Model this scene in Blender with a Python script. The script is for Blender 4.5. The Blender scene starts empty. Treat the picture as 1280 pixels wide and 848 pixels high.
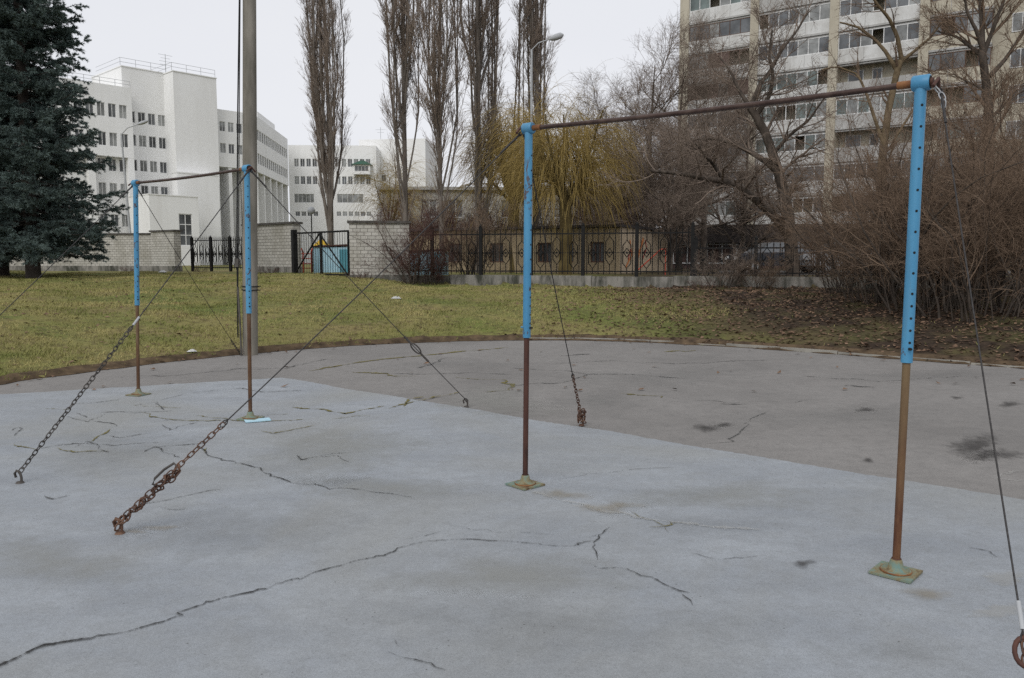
import bpy, math, random
import numpy as np
from mathutils import Vector, Matrix

S = bpy.context.scene
C = S.collection
RAD = math.radians
# ------------------------------------------------------------------ camera, sky, sun, exposure
EYE, PITCH, FPX = 1.59, RAD(5.6), 1000.0
cam = bpy.data.objects.new("camera", bpy.data.cameras.new("camera"))
C.objects.link(cam)
cam.location = (0, 0, EYE)
cam.rotation_euler = (math.pi / 2 - PITCH, 0, 0)
cam.data.sensor_width = 36
cam.data.lens = 36 * FPX / 1280
cam.data.clip_start = 0.05
cam.data.clip_end = 3000
S.camera = cam

world = bpy.data.worlds.new("World")
S.world = world
world.use_nodes = True
nt = world.node_tree
nt.nodes.clear()
SUN_EL, SUN_AZ = 42.0, 200.0          # sun high behind the camera, hidden by cloud
sky = nt.nodes.new("ShaderNodeTexSky")
sky.sky_type = 'NISHITA'
sky.sun_disc = False
sky.sun_elevation = RAD(SUN_EL)
sky.sun_rotation = RAD(SUN_AZ)
sky.air_density = 1.0
sky.dust_density = 4.0
bw = nt.nodes.new("ShaderNodeRGBToBW")
nt.links.new(sky.outputs[0], bw.inputs[0])
mixs = nt.nodes.new("ShaderNodeMix"); mixs.data_type = 'RGBA'
mixs.inputs[0].default_value = 0.84   # overcast: cloud cover evens the sky out
nt.links.new(bw.outputs[0], mixs.inputs[6])
cl = nt.nodes.new("ShaderNodeTexNoise"); cl.inputs['Scale'].default_value = 1.6; cl.inputs['Detail'].default_value = 5
tcw = nt.nodes.new("ShaderNodeTexCoord")
mpw = nt.nodes.new("ShaderNodeMapping"); mpw.inputs['Scale'].default_value = (1, 1, 3)
nt.links.new(tcw.outputs['Generated'], mpw.inputs[0]); nt.links.new(mpw.outputs[0], cl.inputs['Vector'])
crw = nt.nodes.new("ShaderNodeValToRGB")
crw.color_ramp.elements[0].position = 0.3; crw.color_ramp.elements[0].color = (7.35, 7.55, 8.1, 1)
crw.color_ramp.elements[1].position = 0.75; crw.color_ramp.elements[1].color = (7.8, 7.95, 8.35, 1)
nt.links.new(cl.outputs[0], crw.inputs[0]); nt.links.new(crw.outputs[0], mixs.inputs[7])
bg = nt.nodes.new("ShaderNodeBackground"); bg.inputs['Strength'].default_value = 0.1
out = nt.nodes.new("ShaderNodeOutputWorld")
nt.links.new(mixs.outputs[2], bg.inputs[0]); nt.links.new(bg.outputs[0], out.inputs[0])

sl = bpy.data.lights.new("sun", 'SUN'); sl.energy = 1.1; sl.angle = RAD(34); sl.color = (1, 0.975, 0.94)
so = bpy.data.objects.new("sun", sl); C.objects.link(so)
az = RAD(SUN_AZ)
sdir = Vector((math.sin(az) * math.cos(RAD(SUN_EL)), math.cos(az) * math.cos(RAD(SUN_EL)), math.sin(RAD(SUN_EL))))
so.rotation_euler = sdir.to_track_quat('Z', 'Y').to_euler()

S.view_settings.view_transform = 'Standard'
try: S.view_settings.look = 'None'
except Exception: pass
S.view_settings.exposure = 0.24
S.view_settings.gamma = 1.0
S.view_settings.use_curve_mapping = False
S.render.engine = 'CYCLES'
S.cycles.use_denoising = False
S.cycles.use_adaptive_sampling = False
S.cycles.sample_clamp_indirect = 4.0
S.cycles.max_bounces = 6
S.cycles.transparent_max_bounces = 16

# ------------------------------------------------------------------ helpers
def ray(px, py):
    u, v = (px - 640) / FPX, (424 - py) / FPX
    return np.array([u, math.cos(PITCH) + v * math.sin(PITCH), -math.sin(PITCH) + v * math.cos(PITCH)])
def at(px, py, Y):
    d = ray(px, py); return np.array([0, 0, EYE]) + d * (Y / d[1])
def gnd(px, py, z=0.0):
    d = ray(px, py); return np.array([0, 0, EYE]) + d * ((z - EYE) / d[2])

W = {}
def link(o, parent=None, M=None):
    C.objects.link(o)
    M = M if M is not None else Matrix.Identity(4)
    if parent is not None:
        o.parent = parent
        o.matrix_basis = W[parent.name].inverted() @ M
    else:
        o.matrix_basis = M
    W[o.name] = M
    return o
def tag(o, label=None, cat=None, group=None, kind=None):
    if label: o['label'] = label
    if cat: o['category'] = cat
    if group: o['group'] = group
    if kind: o['kind'] = kind
    return o
def thing(name, label, cat, loc=(0, 0, 0), rz=0, group=None):
    o = bpy.data.objects.new(name, None)
    o.empty_display_size = 0.3
    link(o, None, Matrix.Translation(Vector(loc)) @ Matrix.Rotation(rz, 4, 'Z'))
    return tag(o, label, cat, group)
def kids(o): return [c for c in C.objects if c.parent == o]
def copy_tree(o, M=None, label=None, group=None, parent=None):
    c = o.copy(); C.objects.link(c)
    if parent is not None: c.parent = parent
    if M is not None: c.matrix_basis = M
    W[c.name] = M if M is not None else Matrix.Identity(4)
    if label: c['label'] = label
    if group: c['group'] = group
    for ch in kids(o): copy_tree(ch, None, None, None, c)
    return c
def TR(x, y, z, rz=0): return Matrix.Translation(Vector((x, y, z))) @ Matrix.Rotation(rz, 4, 'Z')

def np_mesh(name, v, faces, k, mats, smooth=False, uv=None, mi=None):
    me = bpy.data.meshes.new(name)
    v = np.asarray(v, np.float32); faces = np.asarray(faces, np.int32)
    n = len(faces)
    me.vertices.add(len(v)); me.vertices.foreach_set('co', v.ravel())
    me.loops.add(n * k); me.loops.foreach_set('vertex_index', faces.ravel())
    me.polygons.add(n)
    me.polygons.foreach_set('loop_start', np.arange(n, dtype=np.int32) * k)
    try: me.polygons.foreach_set('loop_total', np.full(n, k, np.int32))
    except Exception: pass
    if smooth: me.polygons.foreach_set('use_smooth', np.ones(n, bool))
    for m in mats: me.materials.append(m)
    if mi is not None: me.polygons.foreach_set('material_index', np.asarray(mi, np.int32))
    if uv is not None:
        l = me.uv_layers.new(name='UVMap'); l.data.foreach_set('uv', np.asarray(uv, np.float32).ravel())
    me.update(calc_edges=True); me.validate()
    return me

class MB:
    def __init__(s): s.v, s.f, s.m, s.s = [], [], [], []
    def add(s, vs, fs, mi=0, smooth=False):
        b = len(s.v); s.v += [tuple(map(float, p)) for p in vs]
        for f in fs: s.f.append(tuple(b + i for i in f)); s.m.append(mi); s.s.append(smooth)
    def box(s, x0, x1, y0, y1, z0, z1, mi=0):
        v = [(x0, y0, z0), (x1, y0, z0), (x1, y1, z0), (x0, y1, z0), (x0, y0, z1), (x1, y0, z1), (x1, y1, z1), (x0, y1, z1)]
        s.add(v, [(0, 3, 2, 1), (4, 5, 6, 7), (0, 1, 5, 4), (1, 2, 6, 5), (2, 3, 7, 6), (3, 0, 4, 7)], mi)
    def tube(s, pts, r, n=8, mi=0, caps=True, smooth=True, closed=False, ref=(0.13, 0.27, 0.95)):
        pts = [Vector(p) for p in pts]; m = len(pts)
        rr = r if hasattr(r, '__len__') else [r] * m
        vs = []
        for i, p in enumerate(pts):
            if closed: t = pts[(i + 1) % m] - pts[i - 1]
            else: t = pts[min(i + 1, m - 1)] - pts[max(i - 1, 0)]
            t.normalize()
            a = t.cross(Vector(ref))
            if a.length < 0.05: a = t.cross(Vector((1, 0.1, 0)))
            a.normalize(); b = t.cross(a)
            for k in range(n):
                q = 2 * math.pi * k / n
                vs.append(p + (a * math.cos(q) + b * math.sin(q)) * rr[i])
        fs = []
        for i in range(m if closed else m - 1):
            j = (i + 1) % m
            for k in range(n):
                l = (k + 1) % n
                fs.append((i * n + k, i * n + l, j * n + l, j * n + k))
        s.add(vs, fs, mi, smooth)
        if caps and not closed:
            s.add(vs[:n], [tuple(range(n))[::-1]], mi); s.add(vs[-n:], [tuple(range(n))], mi)
    def lathe(s, prof, n=20, mi=0, o=(0, 0, 0), smooth=True):
        vs = []
        for r, z in prof:
            for k in range(n):
                q = 2 * math.pi * k / n
                vs.append((o[0] + r * math.cos(q), o[1] + r * math.sin(q), o[2] + z))
        fs = [(i * n + k, i * n + (k + 1) % n, (i + 1) * n + (k + 1) % n, (i + 1) * n + k) for i in range(len(prof) - 1) for k in range(n)]
        s.add(vs, fs, mi, smooth)
    def mesh(s, name, mats):
        me = bpy.data.meshes.new(name)
        me.from_pydata(s.v, [], s.f)
        for m in (mats if isinstance(mats, (list, tuple)) else [mats]): me.materials.append(m)
        me.polygons.foreach_set('material_index', s.m)
        me.polygons.foreach_set('use_smooth', s.s)
        me.update(); return me
    def build(s, name, mats, parent=None, M=None):
        return link(bpy.data.objects.new(name, s.mesh(name, mats)), parent, M)

# ------------------------------------------------------------------ materials
def N(t, k): return t.nodes.new('ShaderNode' + k)
def base_mat(name, rough=0.8, spec=0.3, metal=0.0):
    m = bpy.data.materials.new(name); m.use_nodes = True
    t = m.node_tree; b = t.nodes['Principled BSDF']
    b.inputs['Roughness'].default_value = rough
    b.inputs['Specular IOR Level'].default_value = spec
    b.inputs['Metallic'].default_value = metal
    return m, t, b
def noise(t, scale, detail=5, vec=None, rough=0.6, dist=0.0):
    n = N(t, 'TexNoise'); n.inputs['Scale'].default_value = scale; n.inputs['Detail'].default_value = detail
    n.inputs['Roughness'].default_value = rough; n.inputs['Distortion'].default_value = dist
    if vec is not None: t.links.new(vec, n.inputs['Vector'])
    return n.outputs[0]
def ramp(t, fac, stops):
    r = N(t, 'ValToRGB'); e = r.color_ramp.elements
    while len(e) < len(stops): e.new(0.5)
    for i, (p, c) in enumerate(stops):
        e[i].position = p; e[i].color = (*c, 1) if hasattr(c, '__len__') else (c, c, c, 1)
    t.links.new(fac, r.inputs[0]); return r.outputs[0]
def mix(t, fac, a, b, mode='MIX'):
    n = N(t, 'Mix'); n.data_type = 'RGBA'; n.blend_type = mode
    for sock, val in ((0, fac), (6, a), (7, b)):
        if hasattr(val, 'is_output'): t.links.new(val, n.inputs[sock])
        elif sock == 0: n.inputs[0].default_value = val
        else: n.inputs[sock].default_value = (*val, 1)
    return n.outputs[2]
def pos(t, scale=None, kind='Position'):
    if kind == 'Position': o = N(t, 'NewGeometry').outputs['Position']
    else: o = N(t, 'TexCoord').outputs[kind]
    if scale:
        mp = N(t, 'Mapping'); mp.inputs['Scale'].default_value = scale; t.links.new(o, mp.inputs[0]); o = mp.outputs[0]
    return o
def bump(t, b, h, strength=0.3, dist=0.01):
    n = N(t, 'Bump'); n.inputs['Strength'].default_value = strength; n.inputs['Distance'].default_value = dist
    t.links.new(h, n.inputs['Height']); t.links.new(n.outputs[0], b.inputs['Normal'])
def pm(name, c1, c2, scale=3.0, rough=0.8, spec=0.3, metal=0.0, bs=0.0, bscale=40.0, sc=None, lo=0.35, hi=0.65):
    m, t, b = base_mat(name, rough, spec, metal)
    p = pos(t, sc)
    col = ramp(t, noise(t, scale, 6, p), [(lo, c1), (hi, c2)])
    t.links.new(col, b.inputs['Base Color'])
    if bs: bump(t, b, noise(t, bscale, 4, pos(t)), bs, 0.01)
    return m

def m_pad():
    m, t, b = base_mat('painted_concrete', 0.62, 0.35)
    p = pos(t)
    rot = N(t, 'Mapping'); rot.inputs['Rotation'].default_value = (0, 0, RAD(35)); rot.inputs['Scale'].default_value = (0.8, 1.7, 1)
    t.links.new(p, rot.inputs[0])
    st = noise(t, 1.3, 6, rot.outputs[0], 0.6, 0.4)
    big = noise(t, 0.42, 6, p, 0.6, 0.6)
    fine = noise(t, 160, 3, p, 0.7)
    med = noise(t, 9, 8, p, 0.72, 0.3)
    col = ramp(t, st, [(0.33, (0.246, 0.265, 0.288)), (0.52, (0.281, 0.301, 0.323)), (0.68, (0.315, 0.337, 0.36))])
    worn = ramp(t, big, [(0.46, 0.0), (0.66, 0.8)])
    col = mix(t, worn, col, (0.262, 0.265, 0.252))
    col = mix(t, ramp(t, med, [(0.42, 0.0), (0.8, 0.55)]), col, (0.20, 0.205, 0.204))
    col = mix(t, ramp(t, fine, [(0.3, 0.12), (0.5, 0.0)]), col, (0.12, 0.125, 0.125))
    spk = N(t, 'TexVoronoi'); spk.inputs['Scale'].default_value = 34; t.links.new(p, spk.inputs['Vector'])
    sp = ramp(t, spk.outputs['Distance'], [(0.035, 1.0), (0.06, 0.0)])
    gate = ramp(t, noise(t, 3.1, 2, p), [(0.42, 0.0), (0.5, 0.75)])
    mm = N(t, 'Math'); mm.operation = 'MULTIPLY'; t.links.new(sp, mm.inputs[0]); t.links.new(gate, mm.inputs[1])
    col = mix(t, mm.outputs[0], col, (0.5, 0.51, 0.5))
    mid = noise(t, 42, 6, p, 0.75)
    col = mix(t, 1.0, col, ramp(t, fine, [(0.3, 0.84), (0.5, 1.0), (0.7, 1.13)]), 'MULTIPLY')
    col = mix(t, 1.0, col, ramp(t, mid, [(0.28, 0.88), (0.5, 1.0), (0.72, 1.07)]), 'MULTIPLY')
    pit = N(t, 'TexVoronoi'); pit.inputs['Scale'].default_value = 17; t.links.new(p, pit.inputs['Vector'])
    pg = N(t, 'Math'); pg.operation = 'MULTIPLY'; t.links.new(ramp(t, pit.outputs['Distance'], [(0.05, 0.85), (0.1, 0.0)]), pg.inputs[0]); t.links.new(ramp(t, noise(t, 2.3, 4, p), [(0.48, 0.0), (0.58, 1.0)]), pg.inputs[1])
    col = mix(t, pg.outputs[0], col, (0.075, 0.075, 0.072))
    t.links.new(col, b.inputs['Base Color'])
    h = N(t, 'Math'); h.operation = 'ADD'; t.links.new(fine, h.inputs[0]); t.links.new(mid, h.inputs[1])
    bump(t, b, h.outputs[0], 0.45, 0.006)
    return m
def m_asphalt():
    m, t, b = base_mat('old_asphalt', 0.8, 0.25)
    p = pos(t)
    big = noise(t, 0.5, 7, p, 0.65, 0.5)
    fine = noise(t, 130, 3, p, 0.75); med = noise(t, 7, 8, p, 0.7)
    col = ramp(t, big, [(0.32, (0.19, 0.18, 0.17)), (0.5, (0.228, 0.216, 0.204)), (0.7, (0.262, 0.249, 0.236))])
    col = mix(t, ramp(t, med, [(0.45, 0.0), (0.8, 0.6)]), col, (0.135, 0.13, 0.125))
    col = mix(t, ramp(t, fine, [(0.3, 0.35), (0.6, 0.0)]), col, (0.07, 0.07, 0.068))
    mid = noise(t, 30, 6, p, 0.75)
    col = mix(t, 1.0, col, ramp(t, fine, [(0.3, 0.76), (0.5, 1.0), (0.7, 1.2)]), 'MULTIPLY')
    col = mix(t, 1.0, col, ramp(t, mid, [(0.28, 0.85), (0.5, 1.0), (0.72, 1.1)]), 'MULTIPLY')
    t.links.new(col, b.inputs['Base Color']); bump(t, b, fine, 0.35, 0.008)
    return m
def m_lawn():
    m, t, b = base_mat('lawn_soil', 0.95, 0.1)
    p = pos(t)
    a = noise(t, 0.5, 6, p, 0.65, 0.4); c = noise(t, 5, 6, p, 0.7)
    col = ramp(t, a, [(0.35, (0.14, 0.158, 0.045)), (0.5, (0.205, 0.187, 0.07)), (0.66, (0.215, 0.172, 0.082))])
    col = mix(t, ramp(t, noise(t, 0.33, 4, p, 0.6), [(0.5, 0.0), (0.68, 0.7)]), col, (0.085, 0.13, 0.03))
    col = mix(t, ramp(t, c, [(0.45, 0.0), (0.68, 0.75)]), col, (0.065, 0.048, 0.03))
    # bare leafy soil under the thicket on the right
    sx = N(t, 'SeparateXYZ'); t.links.new(p, sx.inputs[0])
    mr = N(t, 'MapRange'); mr.inputs[1].default_value = 1.8; mr.inputs[2].default_value = 5.5; t.links.new(sx.outputs[0], mr.inputs[0])
    w = N(t, 'Math'); w.operation = 'MULTIPLY'; t.links.new(mr.outputs[0], w.inputs[0])
    t.links.new(ramp(t, noise(t, 0.8, 5, p), [(0.3, 0.5), (0.55, 1.0)]), w.inputs[1])
    soil = ramp(t, noise(t, 6, 7, p, 0.75), [(0.35, (0.024, 0.018, 0.014)), (0.65, (0.062, 0.043, 0.03))])
    col = mix(t, w.outputs[0], col, soil)
    t.links.new(col, b.inputs['Base Color']); bump(t, b, c, 0.6, 0.05)
    return m
def m_brick():
    m, t, b = base_mat('silicate_brick', 0.85, 0.2)
    o = pos(t, None, 'Object')
    sx = N(t, 'SeparateXYZ'); t.links.new(o, sx.inputs[0])
    ad = N(t, 'Math'); t.links.new(sx.outputs[0], ad.inputs[0]); t.links.new(sx.outputs[1], ad.inputs[1])
    cb = N(t, 'CombineXYZ'); t.links.new(ad.outputs[0], cb.inputs[0]); t.links.new(sx.outputs[2], cb.inputs[1])
    br = N(t, 'TexBrick'); t.links.new(cb.outputs[0], br.inputs['Vector'])
    br.inputs['Scale'].default_value = 1.0; br.inputs['Brick Width'].default_value = 0.27; br.inputs['Row Height'].default_value = 0.135
    br.inputs['Mortar Size'].default_value = 0.012; br.inputs['Mortar Smooth'].default_value = 0.3
    br.inputs['Color1'].default_value = (0.52, 0.50, 0.455, 1); br.inputs['Color2'].default_value = (0.42, 0.405, 0.365, 1)
    br.inputs['Mortar'].default_value = (0.16, 0.15, 0.135, 1)
    st = noise(t, 1.2, 6, pos(t, (1, 1, 0.35)), 0.65)
    col = mix(t, ramp(t, st, [(0.45, 0.0), (0.72, 0.6)]), br.outputs[0], (0.2, 0.185, 0.14))
    t.links.new(col, b.inputs['Base Color']); bump(t, b, br.outputs['Fac'], -0.4, 0.01)
    return m
def m_stucco(name, c, dirt, amt=0.55, sc=0.28, lo=0.45, hi=0.75):
    m, t, b = base_mat(name, 0.85, 0.2)
    p = pos(t, (1, 1, 0.25))
    col = mix(t, ramp(t, noise(t, sc, 7, p, 0.68, 0.3), [(lo, 0.0), (hi, amt)]), c, dirt)
    col = mix(t, ramp(t, noise(t, 2.2, 5, pos(t)), [(0.5, 0.0), (0.8, amt * 0.5)]), col, dirt)
    col = mix(t, ramp(t, noise(t, 1.1, 5, pos(t, (1, 1, 0.04)), 0.7), [(0.52, 0.0), (0.8, amt * 0.6)]), col, dirt)
    t.links.new(col, b.inputs['Base Color']); return m
def m_glass(name, c, rough=0.08):
    m, t, b = base_mat(name, rough, 0.5)
    col = ramp(t, noise(t, 0.55, 3, pos(t, None, 'Position')), [(0.35, tuple(x * 0.55 for x in c)), (0.65, tuple(min(1, x * 1.7) for x in c))])
    t.links.new(col, b.inputs['Base Color']); return m
def m_blue():
    m, t, b = base_mat('blue_paint', 0.45, 0.45)
    p = pos(t)
    col = ramp(t, noise(t, 5, 6, pos(t, (1, 1, 0.3))), [(0.35, (0.045, 0.20, 0.36)), (0.65, (0.07, 0.26, 0.43))])
    n2 = noise(t, 26, 6, p, 0.7)
    col = mix(t, ramp(t, n2, [(0.69, 0.0), (0.74, 0.85)]), col, (0.09, 0.045, 0.03))
    col = mix(t, ramp(t, noise(t, 60, 3, p), [(0.6, 0.0), (0.75, 0.25)]), col, (0.14, 0.30, 0.42))
    chip = noise(t, 11, 8, pos(t, (1, 1, 0.45)), 0.72, 0.5)
    col = mix(t, ramp(t, chip, [(0.61, 0.0), (0.63, 0.9)]), col, (0.075, 0.038, 0.026))
    col = mix(t, ramp(t, noise(t, 18, 5, pos(t, (1, 1, 0.08)), 0.6), [(0.56, 0.0), (0.8, 0.5)]), col, (0.10, 0.13, 0.14))
    t.links.new(col, b.inputs['Base Color']); bump(t, b, n2, 0.15, 0.002)
    return m
def mapr(t, v, a, b_):
    m = N(t, 'MapRange'); m.inputs[1].default_value = a; m.inputs[2].default_value = b_; t.links.new(v, m.inputs[0]); return m.outputs[0]
def m_rust(name, a, bcol, c, sc=(1, 1, 0.25), rough=0.7, metal=0.15, top=None):
    m, t, b = base_mat(name, rough, 0.35, metal)
    n1 = noise(t, 9, 8, pos(t, sc), 0.7, 0.3)
    col = ramp(t, n1, [(0.3, a), (0.5, bcol), (0.7, c)])
    if top:
        sz = N(t, 'SeparateXYZ'); t.links.new(pos(t), sz.inputs[0])
        ad = N(t, 'Math'); ad.operation = 'MULTIPLY_ADD'; t.links.new(noise(t, 7, 6, pos(t, (1, 1, 0.2)), 0.7), ad.inputs[0]); ad.inputs[1].default_value = 1.5; t.links.new(sz.outputs[2], ad.inputs[2])
        col = mix(t, mapr(t, ad.outputs[0], 1.05, 1.75), col, top)
    t.links.new(col, b.inputs['Base Color']); bump(t, b, noise(t, 90, 4, pos(t)), 0.3, 0.002)
    return m
def m_mint():
    m, t, b = base_mat('mint_paint', 0.7, 0.3)
    n1 = noise(t, 14, 7, pos(t), 0.7, 0.4)
    col = ramp(t, n1, [(0.34, (0.12, 0.215, 0.20)), (0.47, (0.17, 0.20, 0.145)), (0.55, (0.20, 0.165, 0.09)), (0.68, (0.085, 0.05, 0.027))])
    t.links.new(col, b.inputs['Base Color']); bump(t, b, n1, 0.25, 0.003)
    return m
def m_line(name, c, strength=1.0, nsc=25, p0=0.05, p1=0.55):
    """cracks and stains: UV.x runs across the mark, 0.5 is its middle"""
    m, t, b = base_mat(name, 0.9, 0.1)
    b.inputs['Base Color'].default_value = (*c, 1)
    u = N(t, 'SeparateXYZ'); t.links.new(N(t, 'UVMap').outputs[0], u.inputs[0])
    a = N(t, 'Math'); a.operation = 'SUBTRACT'; t.links.new(u.outputs[0], a.inputs[0]); a.inputs[1].default_value = 0.5
    ab = N(t, 'Math'); ab.operation = 'ABSOLUTE'; t.links.new(a.outputs[0], ab.inputs[0])
    inv = N(t, 'Math'); inv.operation = 'MULTIPLY_ADD'; t.links.new(ab.outputs[0], inv.inputs[0]); inv.inputs[1].default_value = -2; inv.inputs[2].default_value = 1.0
    nz = N(t, 'Math'); nz.operation = 'MULTIPLY_ADD'; t.links.new(noise(t, nsc, 6, pos(t), 0.7), nz.inputs[0]); nz.inputs[1].default_value = 1.7; nz.inputs[2].default_value = -0.85
    sm = N(t, 'Math'); t.links.new(inv.outputs[0], sm.inputs[0]); t.links.new(nz.outputs[0], sm.inputs[1])
    edge = ramp(t, inv.outputs[0], [(0.0, 0.0), (0.12, 1.0)])
    f = ramp(t, sm.outputs[0], [(p0, 0.0), (p1, strength)])
    mu = N(t, 'Math'); mu.operation = 'MULTIPLY'; t.links.new(f, mu.inputs[0]); t.links.new(edge, mu.inputs[1])
    tr = N(t, 'BsdfTransparent'); mx = N(t, 'MixShader')
    t.links.new(mu.outputs[0], mx.inputs[0]); t.links.new(tr.outputs[0], mx.inputs[1]); t.links.new(b.outputs[0], mx.inputs[2])
    t.links.new(mx.outputs[0], t.nodes['Material Output'].inputs[0])
    return m

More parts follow.
